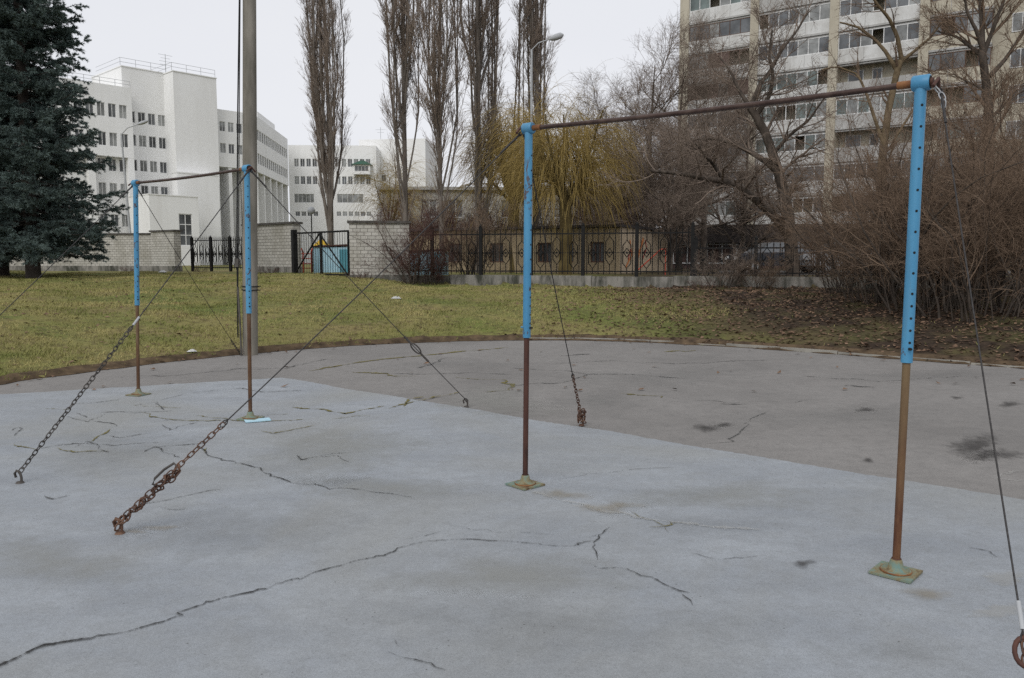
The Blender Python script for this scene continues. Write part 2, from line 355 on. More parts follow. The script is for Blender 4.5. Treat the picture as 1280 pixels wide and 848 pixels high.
MT = dict(
    pad=m_pad(), asphalt=m_asphalt(), lawn=m_lawn(), brick=m_brick(),
    halo=m_line('crack_halo', (0.13, 0.13, 0.125), 0.4, 30, 0.1, 1.0),
    crack=m_line('crack_dark', (0.035, 0.034, 0.033), 0.9), crack2=m_line('crack_thin', (0.07, 0.07, 0.068), 0.75),
    moss=m_line('crack_moss', (0.15, 0.13, 0.045), 0.95, 14, 0.0, 0.4), oil=m_line('oil_stain', (0.065, 0.061, 0.058), 0.62, 16, 0.2, 0.9),
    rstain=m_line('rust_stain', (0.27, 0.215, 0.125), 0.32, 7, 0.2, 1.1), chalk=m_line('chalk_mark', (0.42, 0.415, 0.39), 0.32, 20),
    worn=m_line('worn_patch', (0.31, 0.31, 0.285), 0.4, 4, 0.0, 1.5), grime=m_line('grime_patch', (0.19, 0.192, 0.185), 0.16, 5, 0.0, 1.5),
    blue=m_blue(), hole=pm('hole_dark', (0.01, 0.01, 0.01), (0.015, 0.015, 0.015)),
    rust=m_rust('rusty_pipe', (0.022, 0.011, 0.009), (0.08, 0.03, 0.017), (0.17, 0.085, 0.04), (1, 1, 0.25), 0.7, 0.15, (0.17, 0.115, 0.06)),
    rustdark=m_rust('dark_rusty_pipe', (0.028, 0.013, 0.011), (0.07, 0.03, 0.022), (0.11, 0.05, 0.035)),
    rustochre=m_rust('ochre_pipe', (0.05, 0.022, 0.013), (0.115, 0.062, 0.032), (0.19, 0.14, 0.085)),
    orange=m_rust('orange_rust', (0.06, 0.025, 0.014), (0.19, 0.08, 0.03), (0.28, 0.14, 0.055), (1, 1, 1)),
    barsteel=m_rust('worn_steel', (0.03, 0.017, 0.014), (0.065, 0.04, 0.033), (0.11, 0.075, 0.06), (1, 1, 1), 0.42, 0.4),
    wire=pm('wire_rope', (0.022, 0.02, 0.02), (0.05, 0.046, 0.044), 60, 0.55, 0.5, 0.4),
    chain=m_rust('rusty_chain', (0.035, 0.022, 0.018), (0.10, 0.052, 0.034), (0.17, 0.10, 0.065), (1, 1, 1), 0.65, 0.2),
    chaindark=m_rust('dark_chain', (0.025, 0.023, 0.022), (0.06, 0.053, 0.048), (0.10, 0.088, 0.078), (1, 1, 1), 0.6, 0.3),
    zinc=pm('zinc', (0.4, 0.4, 0.4), (0.55, 0.55, 0.55), 30, 0.35, 0.5, 0.7), mint=m_mint(),
    conc=m_stucco('aged_concrete', (0.30, 0.285, 0.25), (0.12, 0.115, 0.10), 0.8, 0.9),
    plinth=m_stucco('mossy_concrete', (0.27, 0.255, 0.23), (0.04, 0.042, 0.032), 0.95, 2.4, 0.42, 0.62),
    pole=pm('pole_concrete', (0.14, 0.13, 0.108), (0.26, 0.24, 0.205), 5, 0.85, 0.2, 0, 0.3, 60, (1, 1, 0.2)),
    black=pm('black_iron', (0.006, 0.006, 0.006), (0.014, 0.0135, 0.013), 8, 0.65, 0.2), cap=pm('cap_stone', (0.05, 0.047, 0.042), (0.11, 0.10, 0.09), 6),
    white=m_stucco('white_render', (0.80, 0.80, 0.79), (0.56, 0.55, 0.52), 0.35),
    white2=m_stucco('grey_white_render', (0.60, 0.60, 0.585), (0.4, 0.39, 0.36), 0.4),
    soil=pm('bare_soil', (0.045, 0.032, 0.022), (0.12, 0.085, 0.052), 5, 0.95, 0.1, 0, 0.6, 30), wframe=pm('white_frame', (0.62, 0.62, 0.61), (0.72, 0.72, 0.71)), bframe=pm('brown_frame', (0.085, 0.05, 0.035), (0.13, 0.075, 0.055)),
    glass=m_glass('window_glass', (0.085, 0.09, 0.095)), glass2=m_glass('curtained_glass', (0.2, 0.205, 0.2), 0.15), tealglass=m_glass('tinted_glass', (0.10, 0.125, 0.12)),
    beige=m_stucco('beige_panel', (0.47, 0.43, 0.345), (0.27, 0.24, 0.185), 0.6), panel=m_stucco('white_panel', (0.60, 0.60, 0.585), (0.31, 0.295, 0.265), 0.8, 0.6),
    panel2=m_stucco('grey_panel', (0.42, 0.415, 0.40), (0.2, 0.19, 0.17), 0.7, 0.6), brownpanel=m_stucco('brown_panel', (0.12, 0.08, 0.07), (0.06, 0.045, 0.04), 0.7, 0.6),
    darkroof=pm('dark_roof', (0.03, 0.025, 0.024), (0.06, 0.05, 0.046), 2), green=pm('green_roof', (0.03, 0.085, 0.06), (0.04, 0.1, 0.072)),
    peach=m_stucco('peach_plaster', (0.50, 0.40, 0.285), (0.3, 0.235, 0.16), 0.6, 0.6), yellow=m_stucco('yellow_plaster', (0.36, 0.285, 0.185), (0.2, 0.16, 0.105), 0.7, 0.6),
    cream=m_stucco('cream_plaster', (0.40, 0.385, 0.35), (0.24, 0.23, 0.205), 0.7),
    gr_or=pm('graffiti_orange', (0.5, 0.16, 0.05), (0.55, 0.22, 0.08), 10), gr_red=pm('graffiti_red', (0.32, 0.03, 0.025), (0.4, 0.05, 0.04), 10),
    shed=pm('pale_blue_paint', (0.33, 0.52, 0.62), (0.42, 0.6, 0.68), 3), teal=pm('teal_paint', (0.07, 0.22, 0.27), (0.09, 0.27, 0.32)),
    redp=pm('red_paint', (0.35, 0.05, 0.03), (0.42, 0.07, 0.04)), yelp=pm('yellow_paint', (0.55, 0.34, 0.03), (0.6, 0.4, 0.04)),
    bark=pm('poplar_bark', (0.10, 0.085, 0.073), (0.19, 0.165, 0.142), 4, 0.95, 0.1, 0, 0.4, 20, (1, 1, 0.25)), twig=pm('poplar_twigs', (0.20, 0.155, 0.122), (0.30, 0.24, 0.195), 2, 0.95, 0.1),
    dbark=pm('dark_bark', (0.045, 0.037, 0.031), (0.11, 0.09, 0.074), 5, 0.95, 0.1, 0, 0.5, 18, (1, 1, 0.3)), dtwig=pm('grey_brown_twigs', (0.155, 0.12, 0.096), (0.245, 0.195, 0.158), 2, 0.95, 0.1),
    wbark=pm('willow_bark', (0.075, 0.055, 0.025), (0.15, 0.115, 0.05), 4, 0.95, 0.1, 0, 0.4, 20, (1, 1, 0.3)), wtwig=pm('golden_shoots', (0.255, 0.18, 0.062), (0.375, 0.28, 0.105), 1.2, 0.9, 0.1),
    ybark=pm('ochre_bark', (0.10, 0.075, 0.045), (0.19, 0.145, 0.09), 5, 0.95, 0.1), btwig=pm('brown_twigs', (0.12, 0.084, 0.06), (0.24, 0.172, 0.122), 1.5, 0.95, 0.1), rtwig=pm('reddish_twigs', (0.075, 0.04, 0.034), (0.12, 0.066, 0.055), 2, 0.95, 0.1),
    needle=pm('spruce_needles', (0.07, 0.10, 0.092), (0.15, 0.195, 0.182), 2.4, 0.8, 0.2, 0, 0, 40, None, 0.38, 0.66), sbark=pm('spruce_bark', (0.03, 0.024, 0.02), (0.06, 0.048, 0.04), 5),
    grassm=pm('grass_blades', (0.155, 0.175, 0.05), (0.37, 0.315, 0.14), 0.7, 0.9, 0.1), leaf=pm('dry_leaves', (0.06, 0.036, 0.024), (0.23, 0.15, 0.10), 9, 0.9, 0.1),
    litter=pm('white_plastic', (0.42, 0.42, 0.41), (0.55, 0.55, 0.54)), lampgrey=pm('lamp_grey', (0.33, 0.34, 0.35), (0.42, 0.43, 0.44)),
    cardark=pm('dark_car_paint', (0.012, 0.014, 0.02), (0.02, 0.022, 0.03), 1, 0.25, 0.6), carsil=pm('silver_car_paint', (0.4, 0.41, 0.42), (0.45, 0.46, 0.47), 1, 0.3, 0.6, 0.4),
    tyre=pm('tyre_rubber', (0.012, 0.012, 0.012), (0.02, 0.02, 0.02)), road=pm('road_asphalt', (0.06, 0.058, 0.056), (0.10, 0.097, 0.093), 0.6), lampw=pm('headlight_glass', (0.6, 0.6, 0.6), (0.75, 0.75, 0.75), 3, 0.1, 0.6),
)
rng = np.random.default_rng(7)
random.seed(5)

# ------------------------------------------------------------------ ground
edge_px = [(-420, 545), (-200, 512), (0, 480), (120, 463), (220, 451.5), (300, 443), (400, 434.5), (480, 430), (560, 427), (640, 425.2), (700, 425), (800, 427.5), (900, 433), (1000, 439.5), (1100, 447.5), (1280, 461), (1500, 478), (1800, 500)]
EDGE = np.array([gnd(x, y)[:2] for x, y in edge_px])
def resample(P, step):
    seg = np.linalg.norm(np.diff(P, axis=0), axis=1); s = np.r_[0, np.cumsum(seg)]
    q = np.linspace(0, s[-1], max(2, int(s[-1] / step) + 1))
    return np.stack([np.interp(q, s, P[:, k]) for k in range(P.shape[1])], 1)
EDGE_F = resample(EDGE, 0.25)
k = np.ones(9) / 9
EDGE_F = np.stack([np.r_[EDGE_F[:4, i], np.convolve(EDGE_F[:, i], k, 'valid'), EDGE_F[-4:, i]] for i in range(2)], 1)
FA, FB = np.array([-5.4, 31.2]), np.array([16.5, 25.3])          # line of the iron fence
fd = (FB - FA) / np.linalg.norm(FB - FA); fn = np.array([-fd[1], fd[0]])
def edge_s(x, y):
    """signed distance beyond the asphalt edge"""
    x = np.atleast_1d(x); y = np.atleast_1d(y); o = np.empty(len(x))
    T = np.gradient(EDGE_F, axis=0); T /= np.linalg.norm(T, axis=1)[:, None]
    for i in range(0, len(x), 4000):
        P = np.stack([x[i:i + 4000], y[i:i + 4000]], 1)
        D = P[:, None] - EDGE_F[None]; d2 = (D ** 2).sum(2); j = d2.argmin(1)
        dd = D[np.arange(len(P)), j]; t = T[j]
        o[i:i + 4000] = np.sqrt(d2[np.arange(len(P)), j]) * np.sign(t[:, 0] * dd[:, 1] - t[:, 1] * dd[:, 0])
    return o
def hump(x, y):
    return 0.05 * np.sin(x * 0.9 + 1.3 * np.sin(y * 0.5)) * np.sin(y * 0.7 + 0.6) + 0.025 * np.sin(x * 2.3 + y * 1.1) + 0.015 * np.sin(x * 4.1 - y * 3.3)
def zf(x, y):
    x = np.atleast_1d(np.asarray(x, float)); y = np.atleast_1d(np.asarray(y, float))
    s = edge_s(x, y)
    w = np.clip((x + 7) / 5.0, 0, 1); w = w * w * (3 - 2 * w)
    zmax = 1.12 * (1 - w) + 0.64 * w; L = 8.5 * (1 - w) + 2.7 * w
    sp = np.maximum(s, 0)
    z = zmax * (1 - np.exp(-sp / L)) + hump(x, y) * np.clip(sp / 3, 0, 1) + 0.03 * np.clip(sp / 0.15, 0, 1)
    behind = (x - FA[0]) * fn[0] + (y - FA[1]) * fn[1]
    fence = (x > -5.6) & (behind > 0.0)
    z = np.where(fence, 1.0, z)
    far = np.clip((y - 33) / 8, 0, 1); z = z * (1 - far) + 1.0 * far
    z = np.where((s > 60), 1.0, z)
    return np.where(s < 0, np.maximum(-0.1, s * 0.6 - 0.012), z)
def zg(x, y): return float(zf(x, y)[0])

def lattice(xs, ys, name, m):
    X, Y = np.meshgrid(xs, ys); Z = zf(X.ravel(), Y.ravel())
    v = np.stack([X.ravel(), Y.ravel(), Z], 1); nx = len(xs)
    i = np.arange((len(ys) - 1) * (nx - 1)); r, c = i // (nx - 1), i % (nx - 1)
    a = r * nx + c
    return np_mesh(name, v, np.stack([a, a + 1, a + nx + 1, a + nx], 1), 4, [m], True)
xs = np.unique(np.r_[np.linspace(-900, -40, 12), np.arange(-40, -14, 0.8), np.arange(-14, 18, 0.2), np.arange(18, 40, 0.8), np.linspace(40, 900, 12)])
ys = np.unique(np.r_[np.linspace(-300, -8, 8), np.arange(-8, 9, 1.0), np.arange(9, 34, 0.2), np.arange(34, 60, 1.0), np.linspace(60, 1500, 14)])
lawn = link(bpy.data.objects.new('lawn', lattice(xs, ys, 'lawn', MT['lawn'])))
tag(lawn, kind='structure')

# the asphalt yard: fan from a row in front of the camera to the curved edge
fan = []
E2 = EDGE_F
va = [(x, y, 0.0) for x, y in E2]; nb = len(va)
vb = [(E2[0][0] + (E2[-1][0] - E2[0][0]) * i / (nb - 1), -14.0, 0.0) for i in range(nb)]
yard = MB(); yard.add(va + vb, [(i, nb + i, nb + i + 1, i + 1) for i in range(nb - 1)])
SURF = []                                                       # marks: (z, verts, faces, uvs, material key)
def px_path(pts, z): return np.array([gnd(x, y, z) for x, y in pts])
def crackle(P, step, amp):
    R = resample(P, min(step, np.linalg.norm(np.diff(P, axis=0), axis=1).sum() / 9))
    n = len(R); L = np.linalg.norm(np.diff(P, axis=0), axis=1).sum(); q = np.linspace(0, L, n)
    for wl, wk in ((0.6, 0.4), (0.25, 0.8), (0.11, 1.3), (0.05, 1.7)):
        m = max(4, int(L / (wl * amp / 0.011)) + 2); ks = np.sort(rng.uniform(0, L, m)); ks[0], ks[-1] = 0, L
        for c in (0, 1):
            kv = rng.normal(0, 0.09 * wk * wl * amp / 0.011 * min(1, (L / 0.9) ** 0.7), m); kv[0] = kv[-1] = 0
            R[:, c] += np.interp(q, ks, kv)
    return R
def ribbon(target, pts, w, key, z, step=0.035, amp=0.011):
    R = crackle(px_path(pts, z), step * 0.5, amp); n = len(R)
    T = np.gradient(R[:, :2], axis=0); T /= np.linalg.norm(T, axis=1)[:, None] + 1e-9
    Nn = np.stack([-T[:, 1], T[:, 0]], 1)
    nz = np.interp(np.arange(n), np.arange(0, n + 6, 6), rng.normal(0, 1, len(np.arange(0, n + 6, 6))))
    ww = w * np.clip(0.55 + 0.4 * nz + 0.25 * rng.normal(0, 1, n), 0.12, 1.7) * np.clip(np.minimum(np.arange(n), np.arange(n)[::-1]) / 8 + 0.2, 0, 1)
    for kk, mul, dz in ((key, 1.0, 0.0015), ('halo', 3.2, 0.0)):
        if kk == 'halo' and key in ('moss', 'chalk'): continue
        L = R.copy(); L[:, :2] += Nn * ww[:, None] * mul; Q = R.copy(); Q[:, :2] -= Nn * ww[:, None] * mul
        L[:, 2] = Q[:, 2] = z + dz
        v = np.concatenate([L, Q]); f = [(i, n + i, n + i + 1, i + 1) for i in range(n - 1)]
        target.append((v, f, [((0, 0), (1, 0), (1, 1), (0, 1))] * len(f), kk))
def blob(target, cx, cy, rx, ry, key, z, rot=0.0):
    c = gnd(cx, cy, z); a = gnd(cx + rx, cy, z) - c; b = gnd(cx, cy - ry, z) - c
    n = 28; vs = [(c[0], c[1], z)]
    for i in range(n):
        q = 2 * math.pi * i / n; r = 1 + 0.22 * math.sin(2 * q + cx) + 0.16 * math.sin(3 * q + cy) + 0.08 * math.sin(7 * q)
        p = c + a * math.cos(q) * r + b * math.sin(q) * r; vs.append((p[0], p[1], z))
    f = [(0, 1 + i, 1 + (i + 1) % n) for i in range(n)]
    target.append((np.array(vs), f, [((0.5, 0), (0, 0), (0, 0))] * n, key))
def surf_obj(name, mb, basem, marks):
    keys = sorted({m[3] for m in marks})
    uvs = []
    for f in mb.f: uvs += [(0.5, 0)] * len(f)
    for v, f, uv, key in marks:
        mb.add(v, f, 1 + keys.index(key))
        for u in uv: uvs += list(u)
    o = mb.build(name, [basem] + [MT[k] for k in keys])
    l = o.data.uv_layers.new(name='UVMap')
    l.data.foreach_set('uv', np.array(uvs, np.float32).ravel())
    return tag(o, kind='structure')
am = []
ZA = 0.004
for pts, w, key in [
    ([(385, 464), (430, 456), (480, 449), (530, 444), (575, 440), (640, 435)], 0.05, 'moss'),
    ([(440, 465), (480, 468), (520, 470)], 0.06, 'moss'), ([(470, 466), (530, 467), (590, 466), (640, 468)], 0.03, 'crack2'),
    ([(600, 491), (622, 488), (634, 483), (630, 476), (600, 475), (570, 472)], 0.035, 'moss'), ([(634, 483), (700, 478), (720, 471), (745, 467)], 0.02, 'crack2'),
    ([(640, 460), (700, 463), (745, 468), (800, 470), (860, 474)], 0.025, 'crack2'), ([(700, 445), (735, 443)], 0.05, 'crack2'),
    ([(773, 492), (800, 494), (826, 497)], 0.045, 'moss'), ([(830, 440), (870, 438)], 0.06, 'moss'), ([(860, 500), (930, 506), (1010, 500)], 0.012, 'crack2'),
    ([(1050, 482), (1095, 484)], 0.04, 'crack2'), ([(900, 505), (932, 505)], 0.02, 'crack'), ([(520, 460), (545, 452), (560, 447)], 0.02, 'crack2'),
    ([(880, 555), (900, 548), (915, 540), (960, 515)], 0.01, 'crack2'), ([(300, 462), (360, 458), (420, 449)], 0.03, 'crack2'),
    ([(690, 455), (760, 452), (850, 455), (960, 450)], 0.02, 'crack2'), ([(1245, 600), (1262, 588), (1285, 590)], 0.03, 'chalk'), ([(1235, 596), (1260, 600), (1285, 598)], 0.03, 'chalk'),
    ([(1000, 470), (1100, 476), (1210, 470)], 0.015, 'crack2'), ([(150, 472), (230, 468), (330, 459)], 0.02, 'crack2'),
]: ribbon(am, pts, w * (1.0 if key == 'moss' else 0.6), key, ZA, 0.05, 0.03)
for a in [(1218, 558, 48, 17, 'oil'), (1245, 568, 38, 11, 'oil'), (882, 535, 20, 7, 'oil'), (905, 531, 16, 4, 'oil'), (1082, 570 - 58, 14, 4, 'oil'), (1196, 497, 9, 3, 'oil'), (1262, 505, 22, 4, 'oil'),
          (1085, 575, 10, 4, 'oil'), (830, 470, 120, 14, 'grime'), (1050, 520, 140, 18, 'grime'), (560, 455, 90, 8, 'grime'), (1150, 470, 120, 9, 'grime'), (740, 500, 80, 12, 'grime')]:
    blob(am, *a[:4], a[4], 0.0065 if a[4] == 'oil' else 0.0025)
yard_o = surf_obj('asphalt_yard', yard, MT['asphalt'], am)

# blue-grey painted pad
c0 = gnd(352, 473)[:2]; c1 = gnd(1280, 627)[:2]; c2 = gnd(0, 494)[:2]
e1 = (c1 - c0) / np.linalg.norm(c1 - c0); e2 = (c2 - c0) / np.linalg.norm(c2 - c0)
rowA = resample(np.array([c0, c0 + e1 * 20]), 0.04); rowB = resample(np.array([c0, c0 + e2 * 22]), 0.12)
rowA[1:] += rng.normal(0, 0.007, (len(rowA) - 1, 2)) + (0.02 * np.sin(np.arange(len(rowA) - 1) * 0.13) * np.sin(np.arange(len(rowA) - 1) * 0.031 + 1))[:, None]; rowB[1:] += rng.normal(0, 0.012, (len(rowB) - 1, 2))
far_c = c0 + e1 * 20 + e2 * 22
ZP = 0.008
pad = MB(); poly = [tuple(p) + (ZP,) for p in rowA[::-1]] + [tuple(p) + (ZP,) for p in rowB[1:]] + [(far_c[0], far_c[1], ZP)]
cpt = (c0 + far_c) / 2
pad.add(poly + [(cpt[0], cpt[1], ZP)], [(len(poly), (i + 1) % len(poly), i) for i in range(len(poly))])
pmk = []; ZC = ZP + 0.004
for pts, w, key in [
    ([(-60, 858), (0, 835), (40, 817), (80, 803), (115, 797)], 0.017, 'crack'), ([(80, 803), (140, 793), (200, 780), (260, 758), (300, 745), (345, 732), (380, 722)], 0.011, 'crack'),
    ([(380, 722), (415, 708), (450, 695), (490, 684), (530, 677)], 0.008, 'crack'), ([(530, 677), (580, 674), (640, 676), (720, 681), (742, 676)], 0.008, 'crack2'),
    ([(500, 676), (540, 668), (575, 658)], 0.004, 'crack2'),
    ([(762, 659), (745, 668), (742, 678), (748, 690), (747, 700)], 0.008, 'crack'), ([(736, 704), (752, 712), (780, 712), (805, 716), (832, 730), (862, 741)], 0.009, 'crack'),
    ([(832, 736), (850, 740), (864, 750), (866, 757)], 0.006, 'crack'), ([(735, 671), (748, 668)], 0.005, 'crack2'),
    ([(810, 659), (832, 658), (846, 652), (858, 654)], 0.008, 'moss'), ([(832, 658), (836, 666)], 0.006, 'moss'), ([(790, 640), (812, 648), (832, 658)], 0.006, 'moss'),
    ([(250, 558), (262, 568), (300, 577), (332, 592), (368, 604), (405, 609), (450, 613), (520, 622)], 0.012, 'crack'), ([(258, 560), (255, 566)], 0.02, 'moss'),
    ([(365, 509), (405, 512), (432, 517), (450, 514), (480, 508)], 0.03, 'moss'), ([(486, 511), (510, 503), (545, 497), (568, 493), (574, 490)], 0.03, 'moss'), ([(505, 508), (512, 500), (530, 496)], 0.025, 'moss'),
    ([(18, 556), (30, 559), (45, 562)], 0.02, 'moss'), ([(45, 562), (80, 556), (110, 555), (150, 556), (200, 553)], 0.009, 'crack2'), ([(112, 553), (126, 545), (138, 536)], 0.018, 'moss'),
    ([(112, 526), (120, 527), (140, 530), (146, 533)], 0.012, 'crack'), ([(18, 545), (22, 534), (16, 538)], 0.014, 'crack2'), ([(95, 516), (110, 522)], 0.012, 'crack2'),
    ([(175, 515), (190, 520), (215, 525), (270, 527), (330, 528), (380, 524)], 0.016, 'moss'), ([(200, 500), (230, 493)], 0.01, 'crack2'), ([(240, 491), (300, 486), (330, 490), (380, 488)], 0.014, 'crack2'),
    ([(165, 637), (190, 628), (230, 621), (262, 613), (285, 611)], 0.007, 'crack2'), ([(195, 633), (220, 637), (240, 636)], 0.005, 'crack2'), ([(55, 620), (70, 623), (88, 619)], 0.012, 'crack2'),
    ([(485, 815), (500, 822), (520, 828), (540, 832), (556, 837)], 0.007, 'crack'), ([(490, 797), (498, 808)], 0.004, 'crack2'),
    ([(1210, 684), (1232, 688), (1246, 696)], 0.009, 'crack2'), ([(860, 690), (900, 700), (960, 695)], 0.004, 'crack2'), ([(560, 656), (620, 664), (700, 668)], 0.003, 'crack2'),
    ([(640, 604), (700, 622), (770, 640), (850, 655), (950, 662)], 0.05, 'chalk'), ([(690, 600), (760, 590), (850, 583)], 0.004, 'crack2'),
] + [([(cx_, cy_), (cx_ + rng.uniform(10, 30), cy_ + rng.uniform(-7, 7)), (cx_ + rng.uniform(35, 70), cy_ + rng.uniform(-9, 9))], rng.uniform(0.008, 0.014), ['crack2', 'crack', 'moss'][int(rng.integers(0, 3))]) for cx_, cy_ in zip(rng.uniform(15, 420, 20), rng.uniform(500, 572, 20))]: ribbon(pmk, pts, w * (0.85 if key == 'moss' else 0.55), key, ZC, 0.022, 0.011)
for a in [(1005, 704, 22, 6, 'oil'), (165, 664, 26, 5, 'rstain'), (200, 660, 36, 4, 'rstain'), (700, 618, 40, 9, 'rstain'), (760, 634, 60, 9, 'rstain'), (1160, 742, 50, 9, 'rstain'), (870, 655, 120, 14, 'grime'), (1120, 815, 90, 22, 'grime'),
          (420, 560, 150, 26, 'worn'), (480, 610, 120, 18, 'worn'), (620, 500, 90, 18, 'worn'), (150, 560, 140, 24, 'grime'), (300, 660, 220, 30, 'grime'), (700, 780, 240, 40, 'grime'), (900, 620, 120, 22, 'worn'), (1255, 722, 36, 9, 'chalk'), (1250, 764, 40, 9, 'chalk'), (640, 720, 200, 24, 'worn'), (60, 700, 120, 30, 'worn')]:
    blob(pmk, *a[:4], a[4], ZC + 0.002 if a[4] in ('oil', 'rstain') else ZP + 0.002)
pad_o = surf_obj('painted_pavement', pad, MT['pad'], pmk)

# low concrete kerb along the right-hand part of the edge
kb = MB()
ii = [i for i in range(len(EDGE_F)) if EDGE_F[i][0] > 0.2 and EDGE_F[i][0] < 24]
for a in range(0, len(ii) - 4, 4):
    p, q = EDGE_F[ii[a]], EDGE_F[ii[a + 4]]
    t = (q - p) / np.linalg.norm(q - p); n = np.array([-t[1], t[0]]); h = 0.03 + 0.03 * random.random(); o = random.uniform(-0.02, 0.02)
    P = [p + n * (0.0 + o), q - t * 0.015 + n * (0.0 + o), q - t * 0.015 + n * (0.09 + o), p + n * (0.09 + o)]
    kb.add([(x, y, -0.03) for x, y in P] + [(x, y, h) for x, y in P], [(4, 5, 6, 7), (0, 1, 5, 4), (1, 2, 6, 5), (2, 3, 7, 6), (3, 0, 4, 7)])
tag(kb.build('kerb', MT['conc']), kind='structure')
# bare soil lip along the lawn edge
jj = [i for i in range(len(EDGE_F)) if -26 < EDGE_F[i][0] < 24]
se = MB(); vs = []
for i in jj:
    p = EDGE_F[i]; t = EDGE_F[min(i + 1, len(EDGE_F) - 1)] - EDGE_F[max(i - 1, 0)]; t /= np.linalg.norm(t); n = np.array([-t[1], t[0]])
    w0, w1 = -random.uniform(0.0, 0.10), random.uniform(0.14, 0.34)
    for k_, (o_, dz) in enumerate(((w0, 0.0), (w0 * 0.3 + 0.05, 0.045), (0.13, 0.05), (w1, 0.004))):
        q = p + n * o_; vs.append((q[0], q[1], 0.006 if k_ == 0 else max(zg(q[0], q[1]), 0.0) + dz * random.uniform(0.5, 1.1)))
se.add(vs, [(4 * i + k_, 4 * i + 4 + k_, 4 * i + 5 + k_, 4 * i + 1 + k_) for i in range(len(jj) - 1) for k_ in range(3)])
tag(se.build('soil_edge', MT['soil']), kind='structure')
# street and parking behind the fence
rd = MB()
rd.add([(9, 34, 1.012), (70, 22, 1.012), (76, 40, 1.012), (12, 47, 1.012)], [(0, 1, 2, 3)])
tag(rd.build('street', MT['road']), kind='structure')

# ------------------------------------------------------------------ trees: skeletons grown level by level
def polyline(pts, n):
    P = np.array(pts, float); seg = np.linalg.norm(np.diff(P, axis=0), axis=1); s = np.r_[0, np.cumsum(seg)]
    q = np.linspace(0, s[-1], n); return np.stack([np.interp(q, s, P[:, i]) for i in range(3)], 1)
def spawn(g, P, R, count, t0, t1, ang, angv, length, fall, rr, rmin, n, wig, up, flat=1.0, lenrel=False, rend=0.35):
    Np, n0 = P.shape[:2]
    M_ = Np * count
    pi = np.repeat(np.arange(Np), count); t = g.uniform(t0, t1, M_)
    x = t * (n0 - 1); i = np.minimum(x.astype(int), n0 - 2); f = (x - i)[:, None]
    p = P[pi, i] * (1 - f) + P[pi, i + 1] * f
    r = R[pi, i] * (1 - f[:, 0]) + R[pi, i + 1] * f[:, 0]
    T = P[pi, i + 1] - P[pi, i]; T /= np.linalg.norm(T, axis=1)[:, None] + 1e-9
    q = g.normal(0, 1, (M_, 3)); q -= (q * T).sum(1)[:, None] * T; q /= np.linalg.norm(q, axis=1)[:, None] + 1e-9
    a = np.radians(g.normal(ang, angv, M_))[:, None]
    d = T * np.cos(a) + q * np.sin(a); d[:, 2] *= flat
    d /= np.linalg.norm(d, axis=1)[:, None] + 1e-9
    L = length * (1 - fall * t) * g.uniform(0.6, 1.25, M_)
    if lenrel: L *= np.linalg.norm(P[pi, -1] - P[pi, 0], axis=1)
    out = np.empty((M_, n, 3)); out[:, 0] = p
    for k in range(1, n):
        d = d + g.normal(0, wig, (M_, 3)); d[:, 2] += up
        d /= np.linalg.norm(d, axis=1)[:, None] + 1e-9
        out[:, k] = out[:, k - 1] + d * (L / (n - 1))[:, None]
    r0 = np.maximum(r * rr, rmin)
    RR = r0[:, None] * np.linspace(1, rend, n)[None]
    return out, np.maximum(RR, rmin * 0.5)
def tubes_np(P, R, sides):
    Np, n = P.shape[:2]
    T = np.gradient(P, axis=1); T /= np.linalg.norm(T, axis=2)[..., None] + 1e-9
    ref = np.array([0.31, 0.17, 0.93]); A = np.cross(T, ref); A /= np.linalg.norm(A, axis=2)[..., None] + 1e-6; B = np.cross(T, A)
    q = 2 * np.pi * np.arange(sides) / sides
    V = P[:, :, None] + R[:, :, None, None] * (A[:, :, None] * np.cos(q)[None, None, :, None] + B[:, :, None] * np.sin(q)[None, None, :, None])
    base = (np.arange(Np) * n * sides)[:, None, None]; i = np.arange(n - 1)[None, :, None]; k = np.arange(sides)[None, None]; l = (k + 1) % sides
    F = np.stack([base + i * sides + k, base + i * sides + l, base + (i + 1) * sides + l, base + (i + 1) * sides + k], -1).reshape(-1, 4)
    return V.reshape(-1, 3), F
def tubes_mesh(name, groups, m, extra=None):
    vs, fs, o = [], [], 0
    for P, R, s in groups:
        v, f = tubes_np(P, R, s); vs.append(v); fs.append(f + o); o += len(v)
    return np_mesh(name, np.concatenate(vs), np.concatenate(fs), 4, [m], True)
def tree(name, label, cat, loc, trunk_groups, crown_groups, tm, cm, group=None, rz=0.0):
    t = thing(name, label, cat, loc, rz, group)
    link(bpy.data.objects.new('trunk', tubes_mesh('trunk', trunk_groups, tm)), t, W[t.name])
    link(bpy.data.objects.new('crown', tubes_mesh('crown', crown_groups, cm)), t, W[t.name])
    return t

